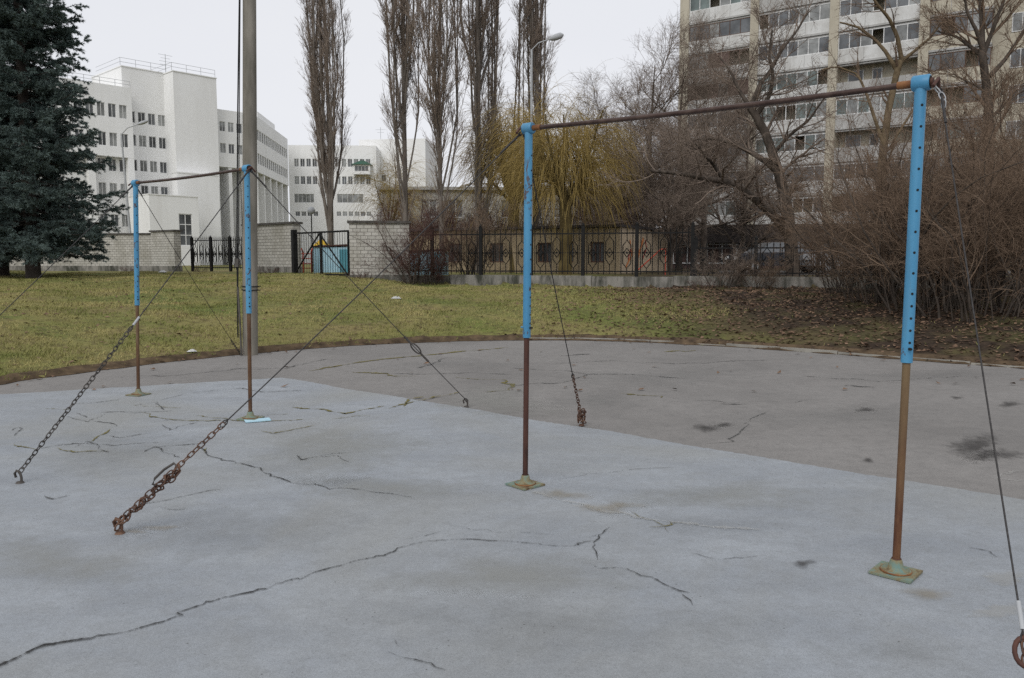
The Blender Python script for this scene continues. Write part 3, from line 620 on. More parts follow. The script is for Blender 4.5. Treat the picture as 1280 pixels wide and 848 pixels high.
def poplar(seed, H, r, spread=1.0, twin=0):
    g = np.random.default_rng(seed)
    tr = [polyline([(0, 0, -0.2), (0.08, 0.05, H * 0.3), (-0.1, 0, H * 0.65), (0.05, 0.1, H)], 14)]
    rad = [r * 0.6 * (np.linspace(1.1, 0.25, 14) ** 1.5)]
    for j in range(10 + 2 * twin):
        h0 = H * g.uniform(0.02, 0.42); a = g.uniform(0, 6.283); q = (0.3 + 0.62 * g.uniform(0, 1)) * spread * np.array([math.cos(a), math.sin(a)]) * (1.15 - 0.5 * h0 / H)
        h1 = h0 + H * g.uniform(0.10, 0.16); h2 = min(H * g.uniform(0.62, 0.95), h1 + H * 0.5); w_ = g.normal(0, 0.12, (3, 2))
        tr.append(polyline([(0, 0, h0), (q[0] * 0.55, q[1] * 0.55, h0 + (h1 - h0) * 0.45), (q[0] + w_[0, 0], q[1] + w_[0, 1], h1), (q[0] * 1.1 + w_[1, 0], q[1] * 1.1 + w_[1, 1], (h1 + h2) / 2), (q[0] * 0.75 + w_[2, 0], q[1] * 0.75 + w_[2, 1], h2)], 14)); rad.append(r * g.uniform(0.19, 0.32) * np.linspace(1, 0.15, 14))
    P0, R0 = np.array(tr), np.array(rad)
    P1, R1 = spawn(g, P0, R0, 20, 0.06, 0.98, 15, 5, 2.1 * spread, 0.3, 0.38, 0.012, 6, 0.04, 0.06)
    P2, R2 = spawn(g, P1, R1, 9, 0.1, 1.0, 22, 7, 0.95 * spread, 0.3, 0.5, 0.010, 5, 0.05, 0.08)
    P3, R3 = spawn(g, P2, R2, 4, 0.1, 1.0, 26, 9, 0.45, 0.3, 0.6, 0.007, 3, 0.06, 0.06)
    return [(P0, R0, 8), (P1, R1, 5)], [(P2, R2, 3), (P3, R3, 3)]

pops = [  # px, Y, height, radius, twin stems, label
    (414, 50, 27, 0.30, 3, 'bare poplar standing alone behind the black gate, nearest the white buildings'),
    (508, 36, 24, 0.20, 0, 'bare poplar rising directly behind the right end of the brick wall pier beside the gate'),
    (553, 33, 22, 0.15, 0, 'slim bare poplar just behind the fence, second in the row right of the brick pier'),
    (599, 38, 26, 0.27, 2, 'many-stemmed bare poplar in the row, third from the brick pier'),
    (669, 41, 26, 0.26, 1, 'forked bare poplar behind the pale street lamp'),
]
for i, (px, Y, H, r, tw, lab) in enumerate(pops):
    p = at(px, 340, Y)
    a, b = poplar(20 + i, H, r, 0.92 if Y < 45 else 1.1, tw)
    tree('poplar_tree', lab, 'tree', (p[0], Y, 0.98), a, b, MT['bark'], MT['twig'], 'tall bare poplars behind the fence', i * 1.3)

def willow(seed, Hh, r, n1, droop=0.0):
    g = np.random.default_rng(seed)
    P0 = np.array([polyline([(0, 0, -0.2), (0.05, 0, Hh * 0.5), (0, 0.05, Hh)], 8)]); R0 = np.array([r * np.linspace(1.15, 0.95, 8)])
    P1, R1 = spawn(g, P0, R0, n1, 0.8, 1.0, 26, 13, 3.7, 0.0, 0.33, 0.02, 8, 0.07, 0.06)
    P2, R2 = spawn(g, P1, R1, 10, 0.2, 1.0, 32, 12, 2.0, 0.2, 0.45, 0.011, 8, 0.09, -0.03 - droop)
    P3, R3 = spawn(g, P2, R2, 14, 0.1, 1.0, 34, 15, 2.9, 0.3, 0.5, 0.0055, 9, 0.06, -0.22 - droop)
    return [(P0, R0, 10), (P1, R1, 6)], [(P2, R2, 4), (P3, R3, 3)]
for i, (px, Y, Hh, r, n1, lab) in enumerate([
    (706, 34, 3.1, 0.26, 16, 'golden weeping willow with thick pollarded trunk right of the near blue post'),
    (643, 40, 3.6, 0.28, 15, 'golden weeping willow behind the left post of the near bar, long hanging shoots'),
    (487, 52, 2.9, 0.16, 7, 'distant golden willow behind the brick pier right of the gate')]):
    p = at(px, 340, Y); a, b = willow(50 + i, Hh, r, n1, 0.05)
    tree('willow_tree', lab, 'tree', (p[0], Y, 0.98), a, b, MT['wbark'], MT['wtwig'], 'golden willows behind the fence', i * 2.0)

def crown_tree(seed, H, r, n1=16, n2=12, n3=9, n4=5, ang=45, l1=6.0, up=0.05, fork=0.3):
    g = np.random.default_rng(seed)
    P0 = np.array([polyline([(0, 0, -0.2), (0.15, 0.1, H * 0.3), (-0.1, 0.1, H * 0.6), (0.1, 0, H)], 12)]); R0 = np.array([r * np.linspace(1.1, 0.1, 12)])
    P1, R1 = spawn(g, P0, R0, n1, fork, 0.95, ang, 12, l1, 0.55, 0.5, 0.03, 10, 0.12, up)
    P2, R2 = spawn(g, P1, R1, n2, 0.2, 1.0, 45, 14, l1 * 0.4, 0.45, 0.5, 0.014, 7, 0.13, up)
    P3, R3 = spawn(g, P2, R2, n3, 0.15, 1.0, 45, 14, l1 * 0.17, 0.3, 0.5, 0.007, 5, 0.12, up)
    P4, R4 = spawn(g, P3, R3, n4, 0.2, 1.0, 40, 14, l1 * 0.08, 0.2, 0.6, 0.0045, 3, 0.1, up)
    return [(P0, R0, 8), (P1, R1, 6)], [(P2, R2, 4), (P3, R3, 3), (P4, R4, 3)]
protoA = None
for i, (px, Y, H, sc, lab) in enumerate([
    (812, 46, 11.5, 1.0, 'bare twiggy broad tree left of the apartment block, behind the end of the pavilion'),
    (880, 45, 9.0, 1.0, 'bare twiggy broad tree in front of the apartment block, next to its left corner'),
    (757, 52, 10.0, 0.95, 'bare twiggy broad tree nearest the willow, behind the peach pavilion'),
    (785, 62, 12.0, 1.0, 'bare twiggy broad tree far behind the pavilion, between two nearer broad trees'),
    (848, 50, 12.8, 1.0, 'bare twiggy broad tree covering the left corner of the apartment block'),
    (930, 54, 10.0, 1.0, 'bare twiggy broad tree behind the long limb of the old leaning tree'),
    (838, 41, 6.5, 1.0, 'small bare twiggy tree just right of the pavilion end wall')]):
    p = at(px, 340, Y)
    if i in (0, 1):
        a, b = crown_tree(70 + i, H, 0.2, 26 if i == 0 else 18, 13, 10, 5, 55, 6.4 if i == 0 else 5.4, 0.04, 0.12)
        t = tree('broad_tree', lab, 'tree', (p[0], Y, 0.98), a, b, MT['dbark'], MT['dtwig'], 'bare twiggy trees before the apartment block', i * 1.1)
        if i == 0: protoA = t
        else: protoB = t
    else:
        copy_tree(protoA, TR(p[0], Y, 0.98, 1.7 * i) @ Matrix.Scale(H / 11.5, 4), lab)

# old leaning tree, its limbs traced in depth
def limb(pts, n, Y0, dY=0.0, o=None):
    P = np.array([at(x, y, Y0 + dY * k / (len(pts) - 1)) for k, (x, y) in enumerate(pts)])
    return polyline(P - o, n)
def special_tree(name, label, base, limbs, Y, tm, cm, spec, group=None, seed=1):
    """limbs: (pixel points, radius start, radius end, depth drift)"""
    g = np.random.default_rng(seed)
    o = np.array([at(base[0], base[1], Y)[0], Y, base[2]])
    P0 = np.array([limb(l[0], 14, Y + l[4], l[3], o) for l in limbs])
    P0 += np.cumsum(g.normal(0, 0.012, P0.shape), axis=1) * np.linspace(0, 1, 14)[None, :, None]
    R0 = np.array([np.linspace(l[1], l[2], 14) for l in limbs])
    out, P, R = [], P0, R0
    for (cnt, t0, ang, L, rr, rm, n, wig, up, s) in spec:
        P, R = spawn(g, P, R, cnt, t0, 1.0, ang, 14, L, 0.35, rr, rm, n, wig, up); out.append((P, R, s))
    return tree(name, label, 'tree', tuple(o), [(P0, R0, 8)], out, tm, cm, group)
special_tree('old_tree', 'old leaning dark tree with a long limb reaching left, before the apartment block', (992, 345, 0.98), [
    ([(992, 350), (988, 300), (984, 265), (975, 225), (962, 185), (950, 155), (938, 135)], 0.27, 0.14, 0.0, 0),
    ([(990, 300), (970, 272), (945, 250), (925, 234), (905, 226), (880, 222), (850, 216), (815, 214)], 0.2, 0.05, -2.0, 0),
    ([(972, 215), (955, 200), (935, 188), (915, 178), (890, 172), (860, 172)], 0.13, 0.04, 1.5, 0),
    ([(938, 135), (950, 105), (962, 90), (978, 60), (995, 40), (1010, 15)], 0.10, 0.03, 1.0, 0),
    ([(945, 145), (962, 120), (966, 95), (960, 70), (965, 40)], 0.10, 0.03, -1.0, 0),
    ([(940, 138), (925, 115), (915, 90), (900, 70)], 0.09, 0.025, 1.0, 0),
    ([(905, 226), (890, 205), (878, 195), (868, 180)], 0.08, 0.03, -1.0, -1.0),
    ([(965, 195), (985, 170), (1010, 150), (1030, 120)], 0.08, 0.025, -1.5, 0)],
    31, MT['dbark'], MT['dtwig'],
    [(11, 0.2, 48, 2.4, 0.45, 0.02, 8, 0.13, 0.05, 4), (9, 0.2, 45, 1.1, 0.5, 0.010, 5, 0.13, 0.03, 3), (7, 0.15, 42, 0.45, 0.6, 0.006, 3, 0.1, 0.0, 3)], None, 3)
special_tree('pollard_tree', 'slim ochre barked tree with forked bare branches right of the old leaning tree', (1098, 345, 0.6), [
    ([(1098, 350), (1100, 260), (1104, 190), (1112, 135), (1122, 92), (1128, 74)], 0.16, 0.09, 0.0, 0),
    ([(1122, 90), (1108, 65), (1094, 48), (1075, 34), (1052, 26)], 0.07, 0.025, 0.6, 0),
    ([(1127, 75), (1122, 45), (1112, 22), (1095, 2), (1080, -25)], 0.07, 0.025, -0.6, 0),
    ([(1126, 78), (1145, 62), (1160, 50), (1175, 30)], 0.06, 0.02, 0.5, 0),
    ([(1104, 180), (1085, 120), (1075, 95), (1050, 85), (1030, 90)], 0.06, 0.02, 0.5, 0),
    ([(1100, 240), (1120, 170), (1150, 120), (1165, 70)], 0.05, 0.02, 0.8, 0)],
    25, MT['ybark'], MT['btwig'], [(7, 0.3, 42, 1.2, 0.45, 0.012, 6, 0.1, 0.03, 4), (6, 0.2, 40, 0.5, 0.5, 0.006, 4, 0.1, 0.0, 3), (3, 0.2, 40, 0.22, 0.6, 0.004, 3, 0.1, 0.0, 3)], None, 5)
fan_t = special_tree('fan_tree', 'dark bare tree with upright fan of branches at the right end above the thicket', (1232, 345, 0.6), [
    ([(1232, 350), (1232, 260), (1238, 180), (1236, 130), (1232, 95), (1228, 62)], 0.19, 0.10, 0.0, 0),
    ([(1234, 75), (1215, 60), (1196, 46), (1172, 38)], 0.07, 0.02, 0.8, 0), ([(1230, 70), (1222, 40), (1210, 15), (1200, -20)], 0.07, 0.02, -0.5, 0),
    ([(1228, 62), (1228, 30), (1224, -5), (1228, -60)], 0.08, 0.02, 0.3, 0), ([(1230, 66), (1244, 30), (1256, 0), (1262, -40)], 0.07, 0.02, -0.6, 0),
    ([(1237, 96), (1256, 75), (1272, 52), (1290, 25), (1310, -10)], 0.07, 0.02, 0.5, 0), ([(1238, 118), (1215, 105), (1190, 95)], 0.05, 0.015, 0.4, 0),
    ([(1236, 150), (1262, 125), (1290, 105)], 0.05, 0.015, -0.4, 0), ([(1232, 200), (1205, 165), (1180, 150)], 0.05, 0.015, -0.4, 0)],
    24, MT['dbark'], MT['btwig'], [(10, 0.15, 35, 1.5, 0.5, 0.014, 6, 0.08, 0.06, 4), (9, 0.2, 36, 0.7, 0.5, 0.007, 4, 0.08, 0.04, 3), (6, 0.15, 38, 0.3, 0.6, 0.0045, 3, 0.08, 0.0, 3)], None, 9)

# shrubs: many arching stems from one base
def shrub_groups(seed, H, stems, spread, n2=8, n3=6, n4=4, rad=0.018):
    g = np.random.default_rng(seed)
    a = g.uniform(0, 2 * np.pi, stems); rr = np.sqrt(g.uniform(0, 1, stems)) * 0.5 * spread
    P0 = np.empty((stems, 9, 3)); P0[:, 0] = np.stack([rr * np.cos(a), rr * np.sin(a), np.full(stems, -0.1)], 1)
    el = g.uniform(0.25, 1.0, stems); d = np.stack([np.cos(a) * el * 0.42, np.sin(a) * el * 0.42, np.ones(stems)], 1); d /= np.linalg.norm(d, axis=1)[:, None]
    L = H * g.uniform(0.55, 1.1, stems)
    for k in range(1, 9):
        d = d + g.normal(0, 0.15, d.shape) + np.stack([np.cos(a) * 0.03 * spread, np.sin(a) * 0.03 * spread, 0.0 * np.ones(stems)], 1)
        d /= np.linalg.norm(d, axis=1)[:, None]; P0[:, k] = P0[:, k - 1] + d * (L / 8)[:, None]
    R0 = rad * g.choice([0.6, 0.8, 1.1, 1.5, 2.1], stems)[:, None] * np.linspace(1, 0.3, 9)[None]
    P1, R1 = spawn(g, P0, R0, n2, 0.15, 1.0, 30, 12, 0.30 * H, 0.4, 0.55, rad * 0.35, 7, 0.2, 0.03)
    P2, R2 = spawn(g, P1, R1, n3, 0.15, 1.0, 42, 14, 0.15 * H, 0.3, 0.6, rad * 0.22, 4, 0.12, 0.0)
    P3, R3 = spawn(g, P2, R2, n4, 0.15, 1.0, 42, 14, 0.07 * H, 0.3, 0.7, rad * 0.17, 3, 0.1, 0.0)
    return [(P0, R0, 4)], [(P1, R1, 3), (P2, R2, 3), (P3, R3, 3)]
def shrub(name, label, loc, groups, m, group, rz=0):
    t = thing(name, label, 'shrub', loc, rz, group)
    link(bpy.data.objects.new('stem', tubes_mesh('stem', groups[0], MT['dbark'])), t, W[t.name]); t_kids = kids(t)[-1]; tag(t_kids)
    link(bpy.data.objects.new('crown', tubes_mesh('crown', groups[1], m)), t, W[t.name])
    return t
ga, gb = shrub_groups(11, 4.9, 46, 1.6, 8, 6, 3, 0.014), shrub_groups(12, 4.4, 40, 1.6, 8, 6, 3, 0.014)
GS = 'brown leafless shrubs of the thicket on the bank'
spots = [(1150, 16.8, 0.95, 'big brown leafless shrub just left of the right blue post'), (1215, 15.5, 1.05, 'big brown leafless shrub between the right blue post and its slanting guy wire'),
         (1095, 18.5, 0.85, 'brown leafless shrub left of the right blue post, below the ochre tree'), (1275, 16.5, 1.1, 'brown leafless shrub at the right edge, behind the slanting guy wire'),
         (1055, 22.5, 0.62, 'brown leafless shrub at the left end of the thicket'), (1180, 20.0, 0.95, 'brown leafless shrub at the back of the thicket behind the right blue post'), (1345, 17.0, 1.1, 'brown leafless shrub beyond the right edge of the thicket'),
         (1205, 23.5, 1.3, 'tallest brown leafless shrub, straight behind the guy wire and in front of the fan tree'), (1275, 24, 1.35, 'tall airy brown leafless shrub at the right edge behind the others'),
         (1250, 21.0, 1.05, 'tall brown leafless shrub at the back of the thicket below the fan tree'), (1110, 22.5, 0.85, 'brown leafless shrub behind the ochre tree')]
sp = []
for i, (px, Y, sc, lab) in enumerate(spots):
    x = at(px, 380, Y)[0]; z = zg(x, Y)
    if i < 2: sp.append(shrub('thicket_shrub', lab, (x, Y, z), ga if i == 0 else gb, MT['btwig'], GS))
    else: copy_tree(sp[i % 2], TR(x, Y, z, i * 1.9) @ Matrix.Scale(sc, 4), lab)
small = shrub_groups(13, 1.9, 34, 1.2, 7, 5, 4, 0.012); redg = shrub_groups(14, 3.0, 36, 0.9, 8, 6, 4, 0.012)
for (px, Y, g_, m, lab, sc) in [(519, 29.6, redg, 'rtwig', 'reddish leafless shrub covering the right end of the brick pier', 1.0), (905, 26.8, small, 'dtwig', 'dark leafless shrub standing against the low fence', 0.75),
                          (950, 26.6, small, 'btwig', 'brown leafless shrub in front of the low fence and parked cars', 0.6), (535, 29.9, small, 'rtwig', 'low reddish shrub at the fence foot beside the brick pier', 0.7), (590, 31.5, redg, 'btwig', 'tall thin leafless shrub behind the fence under the poplars', 1.0)]:
    x = at(px, 350, Y)[0]
    t = shrub('bare_shrub', lab, (x, Y, zg(x, Y)), g_, MT[m], None); t.matrix_basis = W[t.name] @ Matrix.Scale(sc, 4)
rs_ = [o for o in C.objects if o.name.startswith('bare_shrub')][0]
for i, (px, Y, sc, lab) in enumerate([(548, 44, 1.5, 'leafless shrub before the pale two storey building, between second and third poplar'), (575, 47, 1.7, 'tall leafless shrub before the pale two storey building, behind the third poplar'), (630, 46, 1.6, 'leafless shrub before the pale two storey building, left of the near bar post'),
                                     (528, 47, 1.6, 'leafless shrub before the pale two storey building, behind the reddish shrub'), (690, 48, 1.6, 'leafless shrub before the pale two storey building, left of the willow trunk'), (742, 47, 1.6, 'leafless shrub behind the pavilion roof, right of the willow trunk')]):
    copy_tree(rs_, TR(at(px, 345, Y)[0], Y, 1.0, i * 1.3) @ Matrix.Scale(sc, 4), lab, 'leafless shrubs before the pale building')
# low dry plants along the wall feet
dry = shrub_groups(15, 0.45, 26, 0.8, 5, 4, 0 or 2, 0.006)
dp = None
for i, (px, Y, lab) in enumerate([(250, 42.5, 'dry brown plant at the foot of the picket fence'), (335, 34.0, 'dry brown plant at the foot of the brick wall beside the concrete pole'), (450, 29.0, 'dry brown plant at the foot of the brick pier right of the gate'),
                                  (880, 26.6, 'dry russet plant at the foot of the concrete plinth'), (163, 43.5, 'dry brown plant at the foot of the long brick wall')]):
    x = at(px, 345, Y)[0]; M = TR(x, Y, zg(x, Y), i)
    if dp is None: dp = shrub('dry_plant', lab, (x, Y, zg(x, Y)), dry, MT['rtwig'], 'dry plants at the wall feet')
    else: copy_tree(dp, M, lab)

# spruces
def spruce():
    g = np.random.default_rng(4); H = 17.0
    nb = 400; u = np.sort(g.uniform(0, 1, nb)) ** 1.0
    z = 1.25 + (H - 1.45) * u ** 1.15; R = 2.8 * (1 - (z / (H + 0.6))) ** 0.8 * g.uniform(0.7, 1.15, nb)
    a = np.arange(nb) * 2.39996 + g.normal(0, 0.2, nb)
    n = 10; P = np.empty((nb, n, 3)); s = np.linspace(0, 1, n)
    rise = np.interp(z, [1.5, 5, 12, 17], [-0.42, -0.24, 0.1, 0.7])
    P[:, :, 0] = np.cos(a)[:, None] * R[:, None] * s; P[:, :, 1] = np.sin(a)[:, None] * R[:, None] * s
    P[:, :, 2] = z[:, None] + R[:, None] * (rise[:, None] * s + 0.22 * s ** 3)
    P[:, 1:] += np.cumsum(g.normal(0, 0.012, (nb, n - 1, 3)), 1)
    RR = np.maximum(0.03 * (1 - u)[:, None] + 0.008, 0.01) * np.linspace(1, 0.25, n)[None]
    P1, R1 = spawn(g, P, RR, 19, 0.15, 1.0, 50, 8, 0.34, 0.5, 0.4, 0.004, 6, 0.04, -0.035, 0.3, True)
    P2, R2 = spawn(g, P1, R1, 5, 0.15, 0.95, 45, 10, 0.42, 0.3, 0.6, 0.003, 4, 0.05, -0.05, 0.4, True)
    vs, fs = [], []; o = 0
    for PP, m in ((P[:, 3:], 16), (P1, 13), (P2, 9)):
        k = PP.shape[1]
        for _ in range(m):
            x = g.uniform(0.05, 1, len(PP)) * (k - 1); i = np.minimum(x.astype(int), k - 2); f = (x - i)[:, None]; ar = np.arange(len(PP))
            p = PP[ar, i] * (1 - f) + PP[ar, i + 1] * f; T = PP[ar, i + 1] - PP[ar, i]; T /= np.linalg.norm(T, axis=1)[:, None] + 1e-9
            for __ in range(3):
                q = g.normal(0, 1, p.shape); q[:, 2] = q[:, 2] * 0.8 + 0.35; q -= (q * T).sum(1)[:, None] * T; q /= np.linalg.norm(q, axis=1)[:, None] + 1e-9
                d = T * 0.75 + q * 0.7; L = g.uniform(0.06, 0.11, len(p))[:, None]
                sd = np.cross(d, g.normal(0, 1, d.shape)); sd /= np.linalg.norm(sd, axis=1)[:, None] + 1e-9
                w = 0.0105
                v = np.stack([p - sd * w, p + sd * w, p + d * L], 1).reshape(-1, 3)
                vs.append(v); fs.append(np.arange(len(v)).reshape(-1, 3) + o); o += len(v)
    P0 = np.array([polyline([(0, 0, -0.3), (0, 0, H * 0.5), (0, 0, H)], 10)]); R0 = np.array([0.21 * np.linspace(1.15, 0.04, 10)])
    t = thing('spruce_tree', 'tall dark blue spruce, rightmost, with trunk base beside the open lawn', 'tree', (0, 0, 0), 0, 'dark spruces on the lawn')
    link(bpy.data.objects.new('trunk', tubes_mesh('trunk', [(P0, R0, 10), (P, RR, 4)], MT['sbark'])), t, W[t.name])
    link(bpy.data.objects.new('crown', np_mesh('crown', np.concatenate(vs), np.concatenate(fs), 3, [MT['needle']])), t, W[t.name])
    return t
sx = at(42, 347, 27); s1 = spruce(); s1.matrix_basis = TR(sx[0], 27, zg(sx[0], 27), 0.4); W[s1.name] = s1.matrix_basis.copy()
sx2 = at(3, 347, 28.5); copy_tree(s1, TR(sx2[0], 28.5, zg(sx2[0], 28.5), 2.5), 'tall dark blue spruce cut by the left edge, behind the other spruce')
sx3 = at(-75, 347, 28); copy_tree(s1, TR(sx3[0], 28, zg(sx3[0], 28), 4.4), 'tall dark blue spruce beyond the left edge, furthest left of the spruces')

# ------------------------------------------------------------------ buildings
class Fac:
    """a facade plane: local x runs left to right along it, local y goes into the building"""
    def __init__(s, px, Y, d, py=180):
        d = np.array(d, float); s.d = d / np.linalg.norm(d); s.py = py; s.o = np.array([at(px, py, Y)[0], Y]); s.rz = math.atan2(s.d[1], s.d[0])
        s.M = TR(s.o[0], s.o[1], 0, s.rz)
    def shifted(s, back):
        n = object.__new__(Fac); n.d = s.d; n.py = s.py; n.o = s.o + np.array([-s.d[1], s.d[0]]) * back; n.rz = s.rz; n.M = TR(n.o[0], n.o[1], 0, n.rz); return n
    def t(s, px):
        r = ray(px, s.py); k = r[0] / r[1]      # X = k Y
        return (k * s.o[1] - s.o[0]) / (s.d[0] - k * s.d[1])
    def z(s, px, py):
        t = s.t(px); Y = s.o[1] + t * s.d[1]; r = ray(px, py); return EYE + r[2] * Y / r[1]
def holed_wall(mb, t0, t1, z0, z1, rects, depth=0.14, y=0.0, mi=0):
    xs_ = sorted({t0, t1, *[r[0] for r in rects], *[r[1] for r in rects]}); zs_ = sorted({z0, z1, *[r[2] for r in rects], *[r[3] for r in rects]})
    xs_ = [x for x in xs_ if t0 <= x <= t1]; zs_ = [z for z in zs_ if z0 <= z <= z1]
    for a, b in zip(xs_, xs_[1:]):
        for c, d in zip(zs_, zs_[1:]):
            mx, mz = (a + b) / 2, (c + d) / 2
            if any(r[0] < mx < r[1] and r[2] < mz < r[3] for r in rects): continue
            mb.add([(a, y, c), (b, y, c), (b, y, d), (a, y, d)], [(0, 1, 2, 3)], mi)
    for a, b, c, d in rects:
        mb.add([(a, y, c), (b, y, c), (b, y, d), (a, y, d), (a, y + depth, c), (b, y + depth, c), (b, y + depth, d), (a, y + depth, d)], [(0, 4, 5, 1), (1, 5, 6, 2), (2, 6, 7, 3), (3, 7, 4, 0)], mi)
def shell(mb, t0, t1, dep, z0, z1, rects=(), mi=0):
    """front wall with openings, sides, back and flat roof"""
    holed_wall(mb, t0, t1, z0, z1, list(rects), 0.14, 0.0, mi)
    v = [(t0, 0, z0), (t1, 0, z0), (t1, dep, z0), (t0, dep, z0), (t0, 0, z1), (t1, 0, z1), (t1, dep, z1), (t0, dep, z1)]
    mb.add(v, [(1, 2, 6, 5), (2, 3, 7, 6), (3, 0, 4, 7), (4, 5, 6, 7)], mi)
_wc = {}
def window(parent, F, r, frame='wframe', glass='glass', cols=2, rows=1, y=0.07, fw=0.06):
    a, b, c, d = r; w, h = round(b - a, 3), round(d - c, 3)
    key = (w, h, frame, cols, rows)
    if key not in _wc:
        mb = MB(); mb.box(0, w, 0, 0.05, 0, fw); mb.box(0, w, 0, 0.05, h - fw, h)
        mb.box(0, fw, 0, 0.05, fw, h - fw); mb.box(w - fw, w, 0, 0.05, fw, h - fw)
        for i in range(1, cols): x = w * i / cols; mb.box(x - fw / 2, x + fw / 2, 0.002, 0.048, fw, h - fw)
        for i in range(1, rows): z = h * i / rows; mb.box(fw, w - fw, 0.004, 0.046, z - fw / 2, z + fw / 2)
        _wc[key] = mb.mesh('window', [MT[frame]])
    M = F.M @ Matrix.Translation((a, y, c))
    o = link(bpy.data.objects.new('window', _wc[key]), parent, M)
    kg = (w, h, glass)
    if kg not in _wc:
        mb = MB(); mb.add([(0.01, 0, 0.01), (w - 0.01, 0, 0.01), (w - 0.01, 0, h - 0.01), (0.01, 0, h - 0.01)], [(0, 1, 2, 3)]); _wc[kg] = mb.mesh('pane', [MT[glass]])
    link(bpy.data.objects.new('pane', _wc[kg]), o, M @ Matrix.Translation((0, 0.03, 0)))
    return o
def root_at(name, label, F, t=0, z=1.0): 
    p = F.M @ Vector((t, 0, z)); return thing(name, label, 'building', p, 0)
def railing(parent, F, t0, t1, z, y0, y1, h=1.0):
    mb = MB()
    for zz in (0.5, 1.0):
        mb.tube([(t0, y0, z + h * zz), (t1, y0, z + h * zz)], 0.025, 4); mb.tube([(t0, y0, z + h * zz), (t0, y1, z + h * zz)], 0.025, 4)
    n = max(2, int((t1 - t0) / 1.6))
    for i in range(n + 1): x = t0 + (t1 - t0) * i / n; mb.tube([(x, y0, z), (x, y0, z + h)], 0.025, 4)
    return mb.build('roof_railing', MT['lampgrey'], parent, F.M)
rw = random.Random(3)
def pick(): return 'glass2' if rw.random() < 0.45 else 'glass'

# --- white building, near wing
A = Fac(165, 100, (0.676, 0.737)); B = A.shifted(2.0); Cc = A.shifted(-0.7)
wb = root_at('white_building', 'large white clinic building with stepped blocks and roof railings beyond the spruce', A)
tA0, tA1 = A.t(-40), A.t(167); zroof = A.z(165, 110)
# rows measured on the picture at the right end of block A
def rows_at(F, px, ys_, h): return [(F.z(px, y) - h, F.z(px, y)) for y in ys_]
rA = rows_at(A, 163, (132.6, 168.5), 1.62)
rects = []
pitch = 1.28
for z0, z1 in rA:
    for i in range(14):
        b = A.t(160.6) - i * pitch; rects.append((b - 0.92, b, z0, z1))
mb = MB(); zo = A.z(165, 198)
shell(mb, tA0, tA1, 14, zo, zroof, rects); mb.add([(tA0, 0, zo), (tA1, 0, zo), (tA1, 14, zo), (tA0, 14, zo)], [(0, 1, 2, 3)])
mb.box(tA1 - 0.75, tA1, 0.02, 0.8, 0.5, zo); mb.box(A.t(118) - 0.8, A.t(118), 0.02, 0.8, 0.5, zo)
mb.build('wall', MT['white'], wb, A.M)
for r in rects: window(wb, A, r, glass=pick())
A2 = A.shifted(1.1); rects = []
for z0, z1 in rows_at(A2, 160, (200.5, 230.5), 1.5) + rows_at(A2, 158, (269,), 1.5):
    for i in range(9):
        b = A2.t(157.5) - i * pitch; rects.append((b - 0.9, b, z0, z1))
mb = MB(); shell(mb, tA0, A2.t(166.4), 12, 0.5, zo - 0.05, rects); mb.build('wall', MT['white'], wb, A2.M)
for r in rects: window(wb, A2, r, glass=pick())
tB0, tB1 = B.t(156), B.t(212); zB = B.z(182, 87.5); rects = []
for z0, z1 in rows_at(B, 205, (144.3, 172.5, 203, 234), 1.42):
    for i in range(4):
        b = B.t(207.7) - i * 1.26; rects.append((b - 0.92, b, z0, z1))
mb = MB(); shell(mb, tB0, tB1, 9.5, 0.5, zB, rects); mb.box(tB0 - 0.1, tB1, -0.08, 0.2, zB, zB + 0.12); mb.box(tB0 - 0.1, tB0 + 0.2, 0.2, 9.5, zB, zB + 0.12)
mb.build('wall', MT['white'], wb, B.M)
for r in rects: window(wb, B, r, glass=pick())
tC0, tC1 = Cc.t(219.6), Cc.t(273); zC = Cc.z(240, 92.8)
mb = MB(); shell(mb, tC0, tC1, 10, 0.5, zC); mb.box(tC0 - 0.08, tC1 + 0.08, -0.08, 0.2, zC, zC + 0.12); mb.box(tC0 - 0.08, tC0 + 0.2, 0.2, 10, zC, zC + 0.12); mb.build('wall', MT['white'], wb, Cc.M)
D0 = A.shifted(-2.2); mb = MB(); zz = D0.z(245, 218); shell(mb, D0.t(219.6), D0.t(272), 1.4, 0.5, zz); mb.box(D0.t(219.6) - 0.05, D0.t(272) + 0.05, -0.06, 1.4, zz, zz + 0.14); mb.build('annex', MT['white'], wb, D0.M)
AN = A.shifted(-8); mb = MB(); zz = AN.z(236, 246.5)
r = (AN.t(219.6), AN.t(236.6), AN.z(228, 307.5), AN.z(228, 267.5)); shell(mb, AN.t(183), AN.t(245), 5.7, 0.5, zz, [r]); mb.box(AN.t(183) - 0.05, AN.t(245) + 0.05, -0.06, 5.7, zz, zz + 0.12); mb.build('annex', MT['white'], wb, AN.M)
window(wb, AN, r, cols=2, rows=3, fw=0.1)
railing(wb, B, tB0, tB1, zB + 0.12, 0.3, 8); railing(wb, Cc, tC0, tC1, zC + 0.12, 0.3, 8); railing(wb, A, A.t(90), tA1, zroof, 0.3, 3, 0.8)
mb = MB(); ax, az_ = Cc.t(220), zC; mb.tube([(ax, 2, az_), (ax, 2, az_ + 2.4)], 0.035, 5)
for dz, w in ((2.3, 0.9), (1.9, 0.6), (1.5, 0.8), (1.1, 0.7)): mb.tube([(ax - w, 2, az_ + dz), (ax + w, 2, az_ + dz)], 0.02, 4)
mb.build('antenna', MT['lampgrey'], wb, Cc.M)
